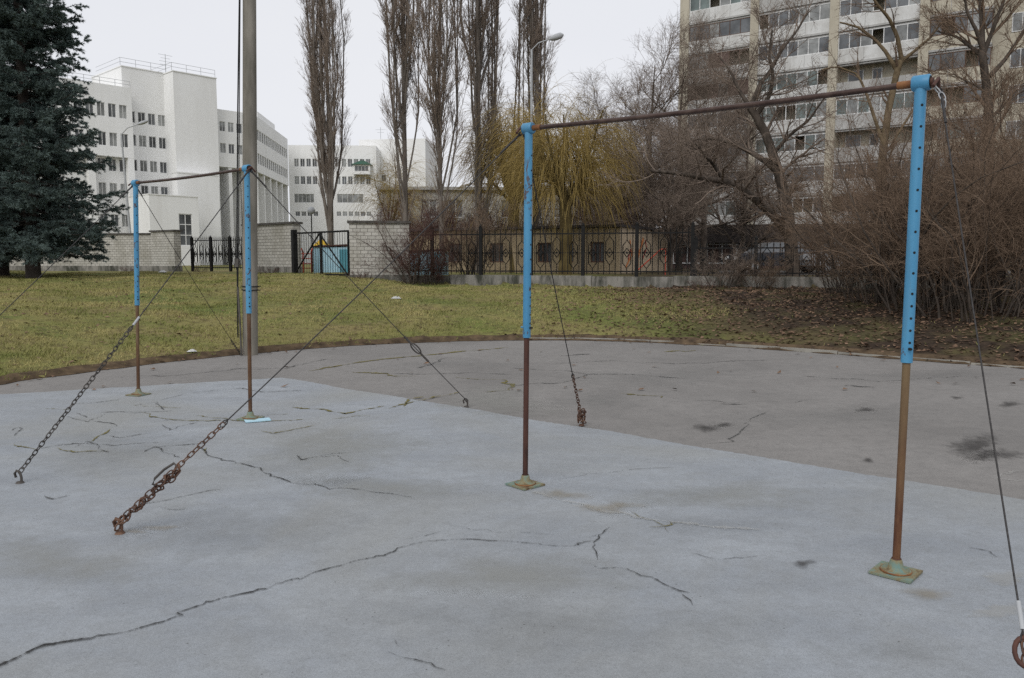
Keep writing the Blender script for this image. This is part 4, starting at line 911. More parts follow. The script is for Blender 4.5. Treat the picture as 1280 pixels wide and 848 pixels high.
# --- white building, middle wing that turns away
D1 = A.shifted(0.4); wm = root_at('white_building', 'white clinic wing with columns under its overhang, behind the concrete pole', D1, D1.t(290))
zD = D1.z(285, 138); t0, t1 = D1.t(272), D1.t(321); rects = []
for z0, z1 in rows_at(D1, 277, (151.8, 179), 1.3):
    for i in range(4):
        a = D1.t(275) + i * 1.22; rects.append((a, a + 0.85, z0, z1))
zo = D1.z(276, 208.5); mb = MB(); shell(mb, t0, t1, 10, zo, zD, rects); mb.add([(t0, 0, zo), (t1, 0, zo), (t1, 10, zo), (t0, 10, zo)], [(0, 1, 2, 3)])
mb.build('wall', MT['white'], wm, D1.M)
for q in rects: window(wm, D1, q, glass=pick())
D1b = D1.shifted(2.6); rects = []
for z0, z1 in rows_at(D1b, 277, (213, 241.5, 276), 1.5): rects.append((D1b.t(275.5), D1b.t(281.5), z0, z1))
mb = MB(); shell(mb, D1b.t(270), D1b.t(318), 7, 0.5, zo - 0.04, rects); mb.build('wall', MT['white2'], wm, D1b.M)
for q in rects: window(wm, D1b, q, glass='glass')
mb = MB(); x = D1.t(285); mb.box(x, x + 0.5, 0.1, 2.5, 0.5, zo); mb.build('column', MT['white'], wm, D1.M)
pE = D1.M @ Vector((t1, 0, 0)); Yp = pE[1]
D2 = Fac(320.5, Yp, (-0.075, 1.0)); tE = D2.t(359.5); zr = D2.z(321, 145); zo2 = D2.z(321, 215); rects = []
for z0, z1 in rows_at(D2, 340, (174.5, 202), 1.45):
    n = 15
    for i in range(n): a = 0.5 + (tE - 1.0) * i / n; rects.append((a, a + (tE - 1.0) / n * 0.8, z0, z1))
mb = MB(); shell(mb, 0, tE, 10, zo2, zr, rects); mb.add([(0, 0, zo2), (tE, 0, zo2), (tE, 10, zo2), (0, 10, zo2)], [(0, 1, 2, 3)]); mb.build('wall', MT['white'], wm, D2.M)
for q in rects: window(wm, D2, q, glass=pick())
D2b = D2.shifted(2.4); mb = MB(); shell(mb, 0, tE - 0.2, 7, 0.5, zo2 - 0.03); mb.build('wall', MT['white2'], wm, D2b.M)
for i in range(6):
    x = 0.3 + (tE - 1) * i / 5; mb = MB(); mb.box(x, x + 0.55, 0.1, 2.3, 0.5, zo2 - 0.02); mb.build('column', MT['white'], wm, D2.M)
for i in range(5):
    x = 0.3 + (tE - 1) * (i + 0.25) / 5; window(wm, D2b, (x, x + 2.2, D2.z(330, 258), D2.z(330, 235)), cols=3, y=-0.06)
mb = MB(); mb.box(tE * 0.45, tE, 2, 9, zr, zr + 2.3); mb.build('roof_block', MT['white'], wm, D2.M)
# --- white building, far wing
E = Fac(361, 138, (1.0, 0.05)); we = root_at('white_building', 'far white clinic wing with green roofed bay window behind the lone poplar', E, E.t(400))
zE = E.z(365, 181.5); t0, t1 = E.t(360), E.t(470); rects = []; 
for (z0, z1) in rows_at(E, 368, (198.5, 220.5), 1.35) + rows_at(E, 368, (264.5,), 0.8):
    for i in range(4): a = E.t(367) + i * 1.02; rects.append((a, a + 0.78, z0, z1))
    for i in range(6): a = E.t(419) + i * 1.02; rects.append((a, a + 0.78, z0, z1))
z1 = E.z(368, 242.5); big = [(E.t(366), E.t(391), z1 - 1.5, z1), (E.t(420), E.t(453), z1 - 1.5, z1)]
mb = MB(); shell(mb, t0, t1, 12, 0.5, zE, rects + big); mb.build('wall', MT['white'], we, E.M)
for q in rects: window(we, E, q, glass=pick())
for q in big: window(we, E, q, cols=5, glass='glass2')
bay = MB(); b0, b1 = E.t(442), E.t(463); zb0, zb1 = E.z(450, 219), E.z(450, 207); shell(bay, b0, b1, 2, zb0, zb1, [(b0 + 0.25, b1 - 0.25, zb0 + 0.5, zb1 - 0.2)])
bo = bay.build('bay', MT['white'], we, E.shifted(-1.2).M); window(we, E.shifted(-1.2), (b0 + 0.25, b1 - 0.25, zb0 + 0.5, zb1 - 0.2), cols=4)
rf = MB(); m_ = (b0 + b1) / 2; rf.add([(b0 - 0.3, -0.3, zb1), (b1 + 0.3, -0.3, zb1), (b1 + 0.3, 2.0, zb1), (b0 - 0.3, 2.0, zb1), (m_ - 0.3, 1.0, zb1 + 0.8), (m_ + 0.3, 1.0, zb1 + 0.8)], [(0, 1, 5, 4), (1, 2, 5), (2, 3, 4, 5), (3, 0, 4), (0, 3, 2, 1)]); rf.build('roof', MT['green'], we, E.shifted(-1.2).M)
E2_ = E.shifted(-3.0); q0 = (E2_.t(447), E2_.t(462), E2_.z(450, 238), E2_.z(450, 226.5))
F2 = Fac(446.5, 144, (1, -0.12)); zF = F2.z(460, 173.5); rects = [(F2.t(474), F2.t(480), F2.z(477, 226), F2.z(477, 218))]
mb = MB(); shell(mb, 0, F2.t(530), 14, 0.5, zF, rects); mb.build('wall', MT['white'], we, F2.shifted(1.0).M)
for q in rects: window(we, F2.shifted(1.0), q)
mb = MB(); x = F2.t(470); mb.tube([(x, 3, zF), (x, 3, zF + 2.4)], 0.04, 5); mb.tube([(x - 0.9, 3, zF + 2.0), (x + 0.9, 3, zF + 2.0)], 0.025, 4); mb.tube([(x - 0.6, 3, zF + 1.5), (x + 0.6, 3, zF + 1.5)], 0.025, 4); mb.build('antenna', MT['lampgrey'], we, F2.M)

# --- apartment block
T = Fac(848, 80, (0.818, -0.575))
ab = root_at('apartment_block', 'tall grey panel apartment block with glazed balconies and beige vertical ribs', T, 15)
FH = 2.78; zrow = T.z(870, 253) - 2.45       # floor level of the lowest storey in view
NF = 13; LEN = 52
mb = MB(); shell(mb, 0.05, LEN, 13, 0.5, zrow + NF * FH + 0.6, ()); core = T.shifted(1.35)
mb.build('wall', MT['beige'], ab, core.M)
piers = [0, 6.9, 13.9, 21.0, 29.5, 37, 44, 51]
for i, x in enumerate(piers):
    mb = MB(); w = 0.75 if i else 0.9; mb.box(x, x + w, -0.22, 1.34, 0.5, zrow + NF * FH + 0.9); mb.build('rib', MT['beige'], ab, T.M)
ra = random.Random(12)
def balcony(x0, x1, z, par, frame, glass, glazed=True, top=True):
    M = T.M @ Matrix.Translation((x0, 0, z)); w = x1 - x0
    mb = MB(); mb.box(0, w, -0.05, 0.06, -0.02, 1.05, 0); mb.box(0, w, -0.12, 1.33, -0.2, -0.03, 1)
    mb.box(0, w, 0.0, 0.07, 2.42, 2.56, 1)
    for k in range(1, 3): x = w * k / 3; mb.box(x - 0.02, x + 0.02, -0.065, -0.05, 0.02, 1.02, 1)
    o = mb.build('balcony', [MT[par], MT['panel2']], ab, M)
    mb = MB(); n = max(2, int(round(w / 0.95)))
    if glazed:
        mb.box(0, w, 0.0, 0.06, 1.05, 1.11, 0); mb.box(0, w, 0.0, 0.06, 2.36, 2.42, 0)
        for i in range(n + 1):
            x = min(max(w * i / n, 0.03), w - 0.03); mb.box(x - 0.03, x + 0.03, 0.002, 0.058, 1.11, 2.36, 0)
        for i in range(n):
            if ra.random() < 0.12: continue
            mb.add([(w * i / n, 0.03, 1.1), (w * (i + 1) / n, 0.03, 1.1), (w * (i + 1) / n, 0.03, 2.37), (w * i / n, 0.03, 2.37)], [(0, 1, 2, 3)], 1 if ra.random() < 0.75 else 2)
        mb.build('glazing', [MT[frame], MT[glass], MT['glass2']], o, M)
    else:
        for a, b, c in ((0.6, 1.9, 0.9), (2.6, 3.4, 0.05)):
            if b < w:
                mb.box(a, b, 1.26, 1.33, c, 2.2, 0)
                mb.add([(a + 0.07, 1.25, c + 0.07), (b - 0.07, 1.25, c + 0.07), (b - 0.07, 1.25, 2.13), (a + 0.07, 1.25, 2.13)], [(0, 1, 2, 3)], 1)
        mb.build('balcony_window', [MT['wframe'], MT['glass']], o, M)
for fl in range(NF):
    z = zrow + fl * FH
    for s_, (x0, x1) in enumerate([(0.9, 6.9), (7.65, 13.9), (14.65, 21.0), (21.75, 26.2), (30.25, 37), (37.75, 44)]):
        par = ra.choice(['panel', 'panel', 'panel', 'panel2']); frame = ra.choice(['wframe', 'wframe', 'wframe', 'bframe']); gl = ra.choice(['glass', 'glass', 'tealglass'])
        if s_ == 0 and fl in (4, 5): par, frame, gl = ('panel', 'bframe', 'brownpanel')
        if s_ == 3: par, frame = 'beige', 'bframe'
        balcony(x0, x1, z, par, frame, gl, not (s_ == 2 and fl in (2, 4)))
    window(ab, core, (27.4, 28.8, z + 0.85, z + 2.3), glass=pick(), y=-0.06)
mb = MB(); mb.box(-0.3, LEN + 0.3, -0.3, 14.5, zrow + NF * FH + 0.9, zrow + NF * FH + 1.3); mb.build('roof', MT['panel2'], ab, T.M)
# --- shop row at its foot
SH = Fac(834, 60, (0.97, -0.24), 310); sh = root_at('shop_row', 'low shop building with dark fascia and brown panels at the foot of the apartment block', SH, 5)
t1 = SH.t(1090); zf0, zf1 = SH.z(880, 304), SH.z(880, 282)
mb = MB(); shell(mb, 0, t1, 9, 0.5, zf0, ()); mb.build('wall', MT['brownpanel'], sh, SH.M)
mb = MB(); mb.box(-0.4, t1 + 0.4, -0.9, 9.5, zf0, zf1); mb.build('roof', MT['darkroof'], sh, SH.M)
for i in range(6):
    x = 0.4 + i * 2.45; window(sh, SH, (x, x + 2.2, 1.35, zf0 - 0.05), glass='brownpanel', cols=2, y=-0.08, fw=0.1)
# --- peach pavilion with graffiti
cp = at(775, 330, 37); PR = Fac(775, 37, (0.486, 0.873), 310); PL = Fac(775, 37, (0.873, -0.486), 310)
pv = root_at('pavilion', 'low peach coloured pavilion with graffiti on its end wall behind the fence', PR)
zt = PR.z(775, 284); mb = MB(); t1 = PR.t(834)
mb.add([(0, 0, 0.6), (t1, 0, 0.6), (t1, 0, zt), (0, 0, zt)], [(0, 1, 2, 3)]); mb.build('end_wall', MT['peach'], pv, PR.M)
rects = [(PL.t(x), PL.t(x + 17), 1.5, 2.45) for x in (738, 700, 672, 612, 560)]
mb = MB(); shell(mb, PL.t(512), -0.002, t1 - 0.1, 0.6, zt - 0.02, rects); mb.build('wall', MT['yellow'], pv, PL.M)
for q in rects: window(pv, PL, q, frame='bframe', cols=3)
mb = MB(); mb.box(PL.t(512) - 0.3, 0.12, -0.25, t1 + 0.2, zt, zt + 0.12); mb.build('roof', MT['darkroof'], pv, PL.M)
gm = MB()
def stroke(pts, w, mi):
    P = [Vector((PR.t(x), -0.012 - 0.002 * mi, PR.z(x, y))) for x, y in pts]
    for a, b in zip(P, P[1:]):
        d = (b - a); n = Vector((-d.z, 0, d.x)).normalized() * w
        gm.add([a - n, b - n, b + n, a + n], [(0, 1, 2, 3)], mi)
stroke([(782, 335), (790, 318), (787, 300)], 0.06, 0); stroke([(795, 332), (800, 312), (804, 298)], 0.10, 0); stroke([(797, 334), (797, 318)], 0.14, 0)
stroke([(785, 325), (788, 312)], 0.05, 1); stroke([(803, 325), (808, 310), (806, 300)], 0.04, 1)
gm.build('graffiti', [MT['gr_or'], MT['gr_red']], pv, PR.M)
# --- beige two storey block behind the poplars
K = Fac(478, 64, (1, 0.06), 270); kg = root_at('kindergarten', 'pale two storey building behind the poplars and willows', K, 8)
zk = K.z(560, 238); rects = []
for i in range(9):
    for z in (2.0, 5.0): rects.append((1.0 + i * 2.1, 2.2 + i * 2.1, z, z + 1.4))
mb = MB(); shell(mb, 0, 20.5, 10, 0.6, zk, rects); mb.build('wall', MT['cream'], kg, K.M)
for q in rects: window(kg, K, q, glass=pick())
mb = MB(); mb.box(-0.3, 20.8, -0.3, 10.3, zk, zk + 0.25); mb.build('roof', MT['panel2'], kg, K.M)

# ------------------------------------------------------------------ brick walls, gate, iron fences
def brick_wall(label, pa, Ya, pb, Yb, h, ga=None, base_h=0.3, th=0.4):
    a, b = at(pa, 340, Ya), at(pb, 340, Yb); d = (b - a)[:2]; L = np.linalg.norm(d); rz = math.atan2(d[1], d[0])
    z = min(zg(a[0], a[1]), zg(b[0], b[1])); t = thing('brick_wall', label, 'wall', (a[0], a[1], z), rz, ga)
    mb = MB(); mb.box(0, L, 0, th, base_h, h); mb.build('wall', MT['brick'], t, W[t.name])
    mb = MB(); mb.box(-0.03, L + 0.03, -0.03, th + 0.03, -0.4, base_h); mb.build('plinth', MT['plinth'], t, W[t.name])
    mb = MB(); mb.box(-0.07, L + 0.07, -0.07, th + 0.07, h, h + 0.09); mb.build('coping', MT['cap'], t, W[t.name])
    return t
GB = 'white brick walls at the back of the lawn'
brick_wall('long white brick wall behind the spruces, running to the first blue post', 10, 46, 191, 44.6, 2.02, GB)
brick_wall('short white brick wall with dark coping between first blue post and picket fence', 190.5, 44.2, 219, 43.0, 2.14, GB)
brick_wall('white brick wall behind the concrete pole, left of the gate', 306, 36.5, 367, 34.0, 2.1, GB)
brick_wall('white brick pier wall right of the black gate, tallest in the picture', 437.5, 29.9, 512, 30.2, 2.22, GB)

# gate
a, b = at(369, 343, 33.6), at(437.5, 343, 30.7); d = (b - a)[:2]; L = np.linalg.norm(d); rz = math.atan2(d[1], d[0])
gz = 0.97; gt = thing('iron_gate', 'black iron gate with crossed braces between two white brick walls', 'gate', (a[0], a[1], gz), rz)
H = 1.78
mb = MB(); mb.box(-0.04, L - 0.05, -0.02, 0.03, H - 0.07, H); mb.box(0.06, L - 0.05, -0.02, 0.03, 0.04, 0.1); mb.box(L - 0.12, L - 0.05, -0.022, 0.032, 0.1, H - 0.07); mb.box(L / 2 - 0.06, L / 2 + 0.06, -0.024, 0.034, 0.1, H - 0.07)
mb.build('gate_frame', MT['black'], gt, W[gt.name])
mb = MB(); mb.box(-0.14, 0.06, -0.08, 0.1, -0.1, H + 0.12); mb.build('gate_post', MT['black'], gt, W[gt.name])
for x1_ in (0.1, L - 0.12):
    mb = MB(); mb.tube([(L / 2, -0.045, H - 0.08), (x1_, -0.045, 0.1)], 0.035, 4); mb.build('brace', MT['black'], gt, W[gt.name])
mb = MB()
for i in range(1, 22): x = 0.06 + (L - 0.18) * i / 22; mb.tube([(x, 0, 0.1), (x, 0, H - 0.07)], 0.009, 4)
mb.build('bars', MT['black'], gt, W[gt.name])

def panel_mesh(w, h, tips=True, motifs=3):
    mb = MB(); r = 0.019
    for z in (0.14, h - 0.12): mb.box(0.04, w - 0.04, -0.012, 0.012, z - 0.024, z + 0.024)
    mb.box(0.04, w - 0.04, -0.008, 0.008, h * 0.5 - 0.01, h * 0.5 + 0.01)
    n = motifs * 3
    for i in range(n):
        x = 0.04 + (w - 0.08) * (i + 0.5) / n
        if i % 3 == 1:
            hw = (w - 0.08) / n * 0.7; zc = h * 0.5 + (0.08 if (i // 3) % 2 else -0.06)
            hexp = [(x, 0, zc - 0.5), (x - hw, 0, zc - 0.32), (x - hw, 0, zc + 0.32), (x, 0, zc + 0.5), (x + hw, 0, zc + 0.32), (x + hw, 0, zc - 0.32)]
            mb.tube(hexp, r, 4, closed=True, smooth=False, ref=(0, 1, 0))
            dm = [(x, -0.015, h * 0.5 - 0.16), (x - hw * 0.8, -0.015, h * 0.5), (x, -0.015, h * 0.5 + 0.16), (x + hw * 0.8, -0.015, h * 0.5)]
            mb.tube(dm, 0.024, 4, closed=True, smooth=False, ref=(0, 1, 0)); mb.box(x - 0.032, x + 0.032, -0.03, 0.0, h * 0.5 - 0.04, h * 0.5 + 0.04)
            mb.tube([(x, 0, 0.05), (x, 0, zc - 0.5)], r, 4); mb.tube([(x, 0, zc + 0.5), (x, 0, h)], r, 4)
        else: mb.tube([(x, 0, 0.03), (x, 0, h - 0.02)], r, 4)
        if tips: mb.tube([(x, 0, h - 0.1), (x, 0, h - 0.02), (x, 0, h + 0.1)], [0.008, 0.026, 0.002], 4)
    return mb.mesh('fence_panel', [MT['black']])
def fence(name, label, p0, d, n, w, h, z, post_h, tips=True, ends=(True, True)):
    rz = math.atan2(d[1], d[0]); t = thing(name, label, 'fence', (p0[0], p0[1], z), rz); pmh = panel_mesh(w, h, tips)
    ps = MB(); ps.box(-0.06, 0.06, -0.06, 0.06, -0.1, post_h); ps.lathe([(0.05, 0), (0.06, 0.03), (0.03, 0.08), (0.0, 0.13)], 8, 0, (0, 0, post_h)); pmm = ps.mesh('fence_post', [MT['black']])
    for i in range(n + 1):
        M = W[t.name] @ Matrix.Translation((i * w, 0, 0))
        link(bpy.data.objects.new('fence_post', pmm), t, M)
        if i < n: link(bpy.data.objects.new('fence_panel', pmh), t, M)
    return t
def fpt(px): # point on the iron-fence line seen at px
    r = ray(px, 340); kx = r[0] / r[1]; t = (kx * FA[1] - FA[0]) / (fd[0] - kx * fd[1]); return t
t865 = fpt(865); w = 1.93
start = t865 - 6 * w; p0 = FA + fd * start
fence('iron_fence', 'tall black iron fence with diamond motifs on the concrete plinth, in front of the willows', p0, fd, 6, w, 1.62, 1.06, 1.78)
p1 = FA + fd * (t865 + 0.12); fence('iron_fence', 'lower black iron fence before the parked cars, mostly hidden by shrubs', p1, fd, 7, 2.0, 1.12, 1.02, 1.3)
pz = thing('fence_plinth', 'low stained concrete plinth wall carrying the black iron fence', 'wall', (p0[0], p0[1], 0.6), math.atan2(fd[1], fd[0]))
x = -0.5
rp = random.Random(2)
mbp = MB()
while x < 25:
    wd = rp.uniform(2.4, 3.2); mbp.box(x, x + wd - 0.015, -0.16 + rp.uniform(-0.02, 0.02), 0.2, -0.5, 0.44 + rp.uniform(-0.03, 0.03)); x += wd
mbp.build('wall', MT['plinth'], pz, W[pz.name]); 
pa, pb = at(241, 338, 44.0), at(303, 338, 43.0); dd = (pb - pa)[:2]; Lf = np.linalg.norm(dd)
fence('picket_fence', 'black iron picket fence with pointed tips between the brick walls, left of the concrete pole', pa, dd / Lf, 3, Lf / 2.6, 1.72, 1.08, 1.75)

# blue shed and playground things behind the gate
sp_ = at(392, 342, 35.5); shd = thing('shed', 'pale blue ribbed metal shed behind the black gate', 'shed', (sp_[0], 35.5, 0.98), RAD(-6))
mb = MB(); n = 22; Wd = 1.62
for i in range(n): x0 = Wd * i / n; mb.box(x0, x0 + Wd / n * 0.55, -0.012, 0.01, 0.05, 1.18)
mb.box(0, Wd, 0.0, 1.5, 0, 1.2); mb.build('wall', MT['shed'], shd, W[shd.name])
mb = MB(); mb.add([(-0.06, -0.08, 1.2), (Wd + 0.06, -0.08, 1.26), (Wd + 0.06, 1.6, 1.26), (-0.06, 1.6, 1.2), (-0.06, -0.08, 1.26), (Wd + 0.06, -0.08, 1.33), (Wd + 0.06, 1.6, 1.33), (-0.06, 1.6, 1.26)], [(0, 3, 2, 1), (4, 5, 6, 7), (0, 1, 5, 4), (1, 2, 6, 5), (2, 3, 7, 6), (3, 0, 4, 7)]); mb.build('roof', MT['rustdark'], shd, W[shd.name])
mb = MB(); mb.box(1.2, 1.6, -0.03, -0.014, 0.08, 1.1); mb.build('door', MT['teal'], shd, W[shd.name])
sp_ = at(376, 342, 37); pl = thing('play_frame', 'red and yellow playground climbing frame behind the gate, left of the shed', 'playground', (sp_[0], 37, 0.99))
for x_ in (0, 0.5):
    mb = MB(); mb.tube([(x_, 0, -0.1), (x_, 0, 1.0)], 0.03, 6); mb.tube([(x_, 0.5, -0.1), (x_, 0.5, 1.0)], 0.03, 6); mb.tube([(x_, 0, 1.0), (x_, 0.25, 1.15), (x_, 0.5, 1.0)], 0.03, 6); mb.build('frame', MT['redp'], pl, W[pl.name])
mb = MB()
for k_ in range(4): mb.tube([(0, 0, 0.25 + k_ * 0.22), (0.5, 0, 0.25 + k_ * 0.22)], 0.02, 6)
mb.build('rung', MT['redp'], pl, W[pl.name])
mb = MB(); mb.add([(0.55, 0, 1.25), (1.0, 0, 1.35), (1.3, 0, 1.25), (1.3, 0.6, 1.25), (1.0, 0.6, 1.35), (0.55, 0.6, 1.25), (0.9, 0.3, 1.62)], [(0, 1, 6), (1, 2, 6), (2, 3, 6), (3, 4, 6), (4, 5, 6), (5, 0, 6), (0, 5, 4, 3, 2, 1)]); mb.tube([(0.6, 0.3, -0.1), (0.6, 0.3, 1.3)], 0.03, 6); mb.tube([(1.2, 0.3, -0.1), (1.2, 0.3, 1.3)], 0.03, 6)
mb.build('canopy', MT['yelp'], pl, W[pl.name])
sp_ = at(512, 342, 32.4); s2 = copy_tree(shd, TR(sp_[0], 32.6, 0.99, RAD(-10)) @ Matrix.Scale(0.8, 4), 'pale blue metal shed behind the fence, right of the brick pier')
# red slanting pole beside the pavilion
ra_, rb_ = at(795, 340, 33), at(826, 312, 33); mb = MB(); mb.tube([ra_, rb_, rb_ + np.array([0.2, 0, 0.02])], 0.026, 6); mb.tube([rb_ + np.array([0.2, 0, 0.02]), (rb_[0] + 0.2, 33, 0.9)], 0.02, 6)
tag(mb.build('red_pole', MT['redp']), 'red slanting playground pole behind the fence, before the peach end wall', 'pole')

# ------------------------------------------------------------------ lamps, concrete pole
def street_lamp(label, px, py_top, Y, arm_dx, arm_dz, r, head_l, lean=0.0):
    top = at(px, py_top, Y); zb = 0.95; t = thing('street_lamp', label, 'lamp', (top[0], Y, zb), 0, 'street lamps'); h = top[2] - zb
    mb = MB(); mb.tube([(lean, 0, -0.2), (0, 0, h)], [r * 1.5, r * 0.8], 8); mb.build('pole', MT['lampgrey'], t, W[t.name])
    mb = MB(); mb.tube([(0, 0, h - 0.3), (0.03 * arm_dx, 0, h), (arm_dx * 0.35, 0, h + arm_dz * 0.6), (arm_dx, 0, h + arm_dz)], r * 0.45, 6); mb.build('arm', MT['lampgrey'], t, W[t.name])
    mb = MB(); e = Vector((arm_dx, 0, h + arm_dz)); dd_ = Vector((arm_dx * 0.65, 0, arm_dz * 0.4)).normalized()
    mb.tube([e - dd_ * 0.1, e, e + dd_ * head_l * 0.3, e + dd_ * head_l * 0.8, e + dd_ * head_l], [0.04, 0.09, 0.13, 0.12, 0.03], 8); mb.build('lamp_head', MT['lampgrey'], t, W[t.name])
street_lamp('grey street lamp with slanting arm before the white building, beside the spruce', 151.5, 168, 62, 1.35, 0.75, 0.075, 0.8, 0.45)
street_lamp('pale street lamp rising behind the left post of the near bar', 664.5, 62, 33, 0.8, 0.42, 0.055, 0.5)
g0 = at(391, 343, 40); t = thing('globe_lamp', 'small globe lamp on a thin post behind the gate', 'lamp', (g0[0], 40, 1.0))
hg = at(391, 266, 40)[2] - 1.0; mb = MB(); mb.tube([(0, 0, -0.1), (0, 0, hg)], 0.03, 6); mb.build('pole', MT['black'], t, W[t.name])
mb = MB(); mb.lathe([(0.0, -0.2), (0.12, -0.15), (0.2, 0.0), (0.14, 0.14), (0.0, 0.2)], 10, 0, (0, 0, hg + 0.1)); mb.build('lamp_shade', MT['lampgrey'], t, W[t.name])

b0 = gnd(312.5, 440, 0.05); cpole = thing('concrete_pole', 'tall grey concrete utility pole standing at the lawn edge', 'pole', (b0[0], b0[1], zg(b0[0], b0[1])))
cpole.matrix_basis = W[cpole.name] @ Matrix.Rotation(RAD(1.7), 4, 'Y'); W[cpole.name] = cpole.matrix_basis.copy()
mb = MB(); hp = 9.5; mb.tube([(0, 0, -0.3), (0, 0, 2), (0, 0, 5), (0, 0, hp)], [0.126, 0.12, 0.108, 0.094], 16); mb.build('pole', MT['pole'], cpole, W[cpole.name])
mb = MB(); mb.tube([(-0.10, -0.14, 0.0), (-0.12, -0.14, 0.55), (-0.165, -0.12, 1.25)], 0.016, 8); mb.build('conduit', MT['cap'], cpole, W[cpole.name])
mb = MB(); mb.tube([(-0.17, -0.11, 0.4), (-0.185, -0.10, 2.0), (-0.165, -0.09, 4.2), (-0.11, -0.07, 7.5)], 0.012, 6); mb.tube([(-0.16, -0.13, 1.25), (-0.15, -0.12, 2.2), (-0.11, -0.12, 6.0)], 0.008, 6); mb.build('cable', MT['hole'], cpole, W[cpole.name])
mb = MB(); mb.box(-0.215, -0.15, -0.14, -0.07, 1.58, 1.72); mb.build('junction_box', MT['cap'], cpole, W[cpole.name])
for z in (1.2, 1.26):
    mb = MB(); mb.lathe([(0.134, -0.008), (0.142, -0.008), (0.142, 0.008), (0.134, 0.008)], 16, 0, (0, 0, z)); mb.tube([(0.13, 0, z), (0.19, -0.03, z)], 0.008, 5); mb.build('strap', MT['black'], cpole, W[cpole.name])

# ------------------------------------------------------------------ horizontal bars
def link_pts(L, w):
    pts = []
    for s, c in ((1, (L - w) / 2), (-1, -(L - w) / 2)):
        for k_ in range(5):
            q = -math.pi / 2 + math.pi * k_ / 4
            pts.append((c + s * math.cos(q) * w / 2, s * math.sin(q) * w / 2, 0))
    return pts
def chain_on(mb, P, pitch=0.036, L=0.05, w=0.028, r=0.0041, mi=0, jitter=0.0):
    P = np.array(P, float); R = resample(P, pitch)
    base = link_pts(L, w)
    for i in range(len(R) - 1):
        a, b = Vector(R[i]), Vector(R[i + 1]); d = (b - a).normalized(); m = (a + b) / 2
        side = d.cross(Vector((0.3, 0.5, 0.8))).normalized(); up_ = d.cross(side)
        q = (math.pi / 2 * (i % 2)) + random.uniform(-0.3, 0.3) + 0.5
        s2_ = side * math.cos(q) + up_ * math.sin(q); n2 = d.cross(s2_)
        j = Vector((random.uniform(-1, 1), random.uniform(-1, 1), random.uniform(-1, 1))) * jitter
        mb.tube([m + j + d * x + s2_ * y for x, y, _ in base], r, 5, mi, closed=True, ref=n2)
def sag(a, b, n=16, s=0.02):
    a, b = np.array(a), np.array(b); u = np.linspace(0, 1, n)[:, None]; P = a + (b - a) * u; P[:, 2] -= (4 * u * (1 - u) * s)[:, 0]; return P
def guy(parent, top, anchor, chain_frac, style, wire_r=0.0042, s=0.015, ferrule=True, lengths=0.5):
    """style: rusty / dark / none ; wire from the post head to chain_frac, chain from there to the ground anchor"""
    top, anchor = np.array(top, float), np.array(anchor, float)
    a_up = anchor + np.array([0, 0, 0.075])
    P = sag(top, a_up, 40, s); u = np.linspace(0, 1, 40)
    k_ = max(2, int(round((1 - chain_frac) * 39)))
    wires = MB(); wires.tube(P[:k_ + 1], wire_r, 6)
    d = Vector(P[k_] - P[0]).normalized()
    # thimble loops at the ends
    def eye(c, sz, mbx, r):
        c = Vector(c); sd = d.cross(Vector((0.2, -0.9, 0.3))).normalized()
        mbx.tube([c + d * x * sz + sd * y * sz * 0.55 for x, y in ((-1.2, 0), (-0.4, 0.75), (0.5, 0.8), (1, 0), (0.5, -0.8), (-0.4, -0.75))], r, 5, closed=True)
    eye(P[k_], 0.03, wires, wire_r); eye(P[0], 0.022, wires, wire_r)
    wires.tube([P[0], P[0] + np.array(d) * 0.2], wire_r * 1.9, 6)
    o = wires.build('guy_wire', MT['wire'], parent, Matrix.Identity(4))
    if ferrule:
        f = MB(); q0 = Vector(P[k_]) - d * 0.13; f.tube([q0, q0 + d * 0.09], wire_r * 2.1, 8); f.build('ferrule', MT['lampgrey'], o, Matrix.Identity(4))
    cm = MT['chain'] if style == 'rusty' else MT['chaindark']
    if k_ < 39:
        ch = MB(); chain_on(ch, P[k_:], 0.038 if style != 'small' else 0.03); ch.build('chain', cm, o, Matrix.Identity(4))
    an = MB(); A_ = Vector(anchor)
    an.tube([A_ + Vector((0.012, 0, -0.02)), A_ + Vector((0.012, 0, 0.045)), A_ + Vector((0.002, 0, 0.08)), A_ + Vector((-0.02, 0, 0.09)), A_ + Vector((-0.034, 0, 0.07)), A_ + Vector((-0.026, 0, 0.04))], 0.009, 8)
    an.lathe([(0.0, 0.014), (0.022, 0.012), (0.03, 0.0)], 10, 0, tuple(anchor)); an.build('anchor', cm, o, Matrix.Identity(4))
    return o, P, d

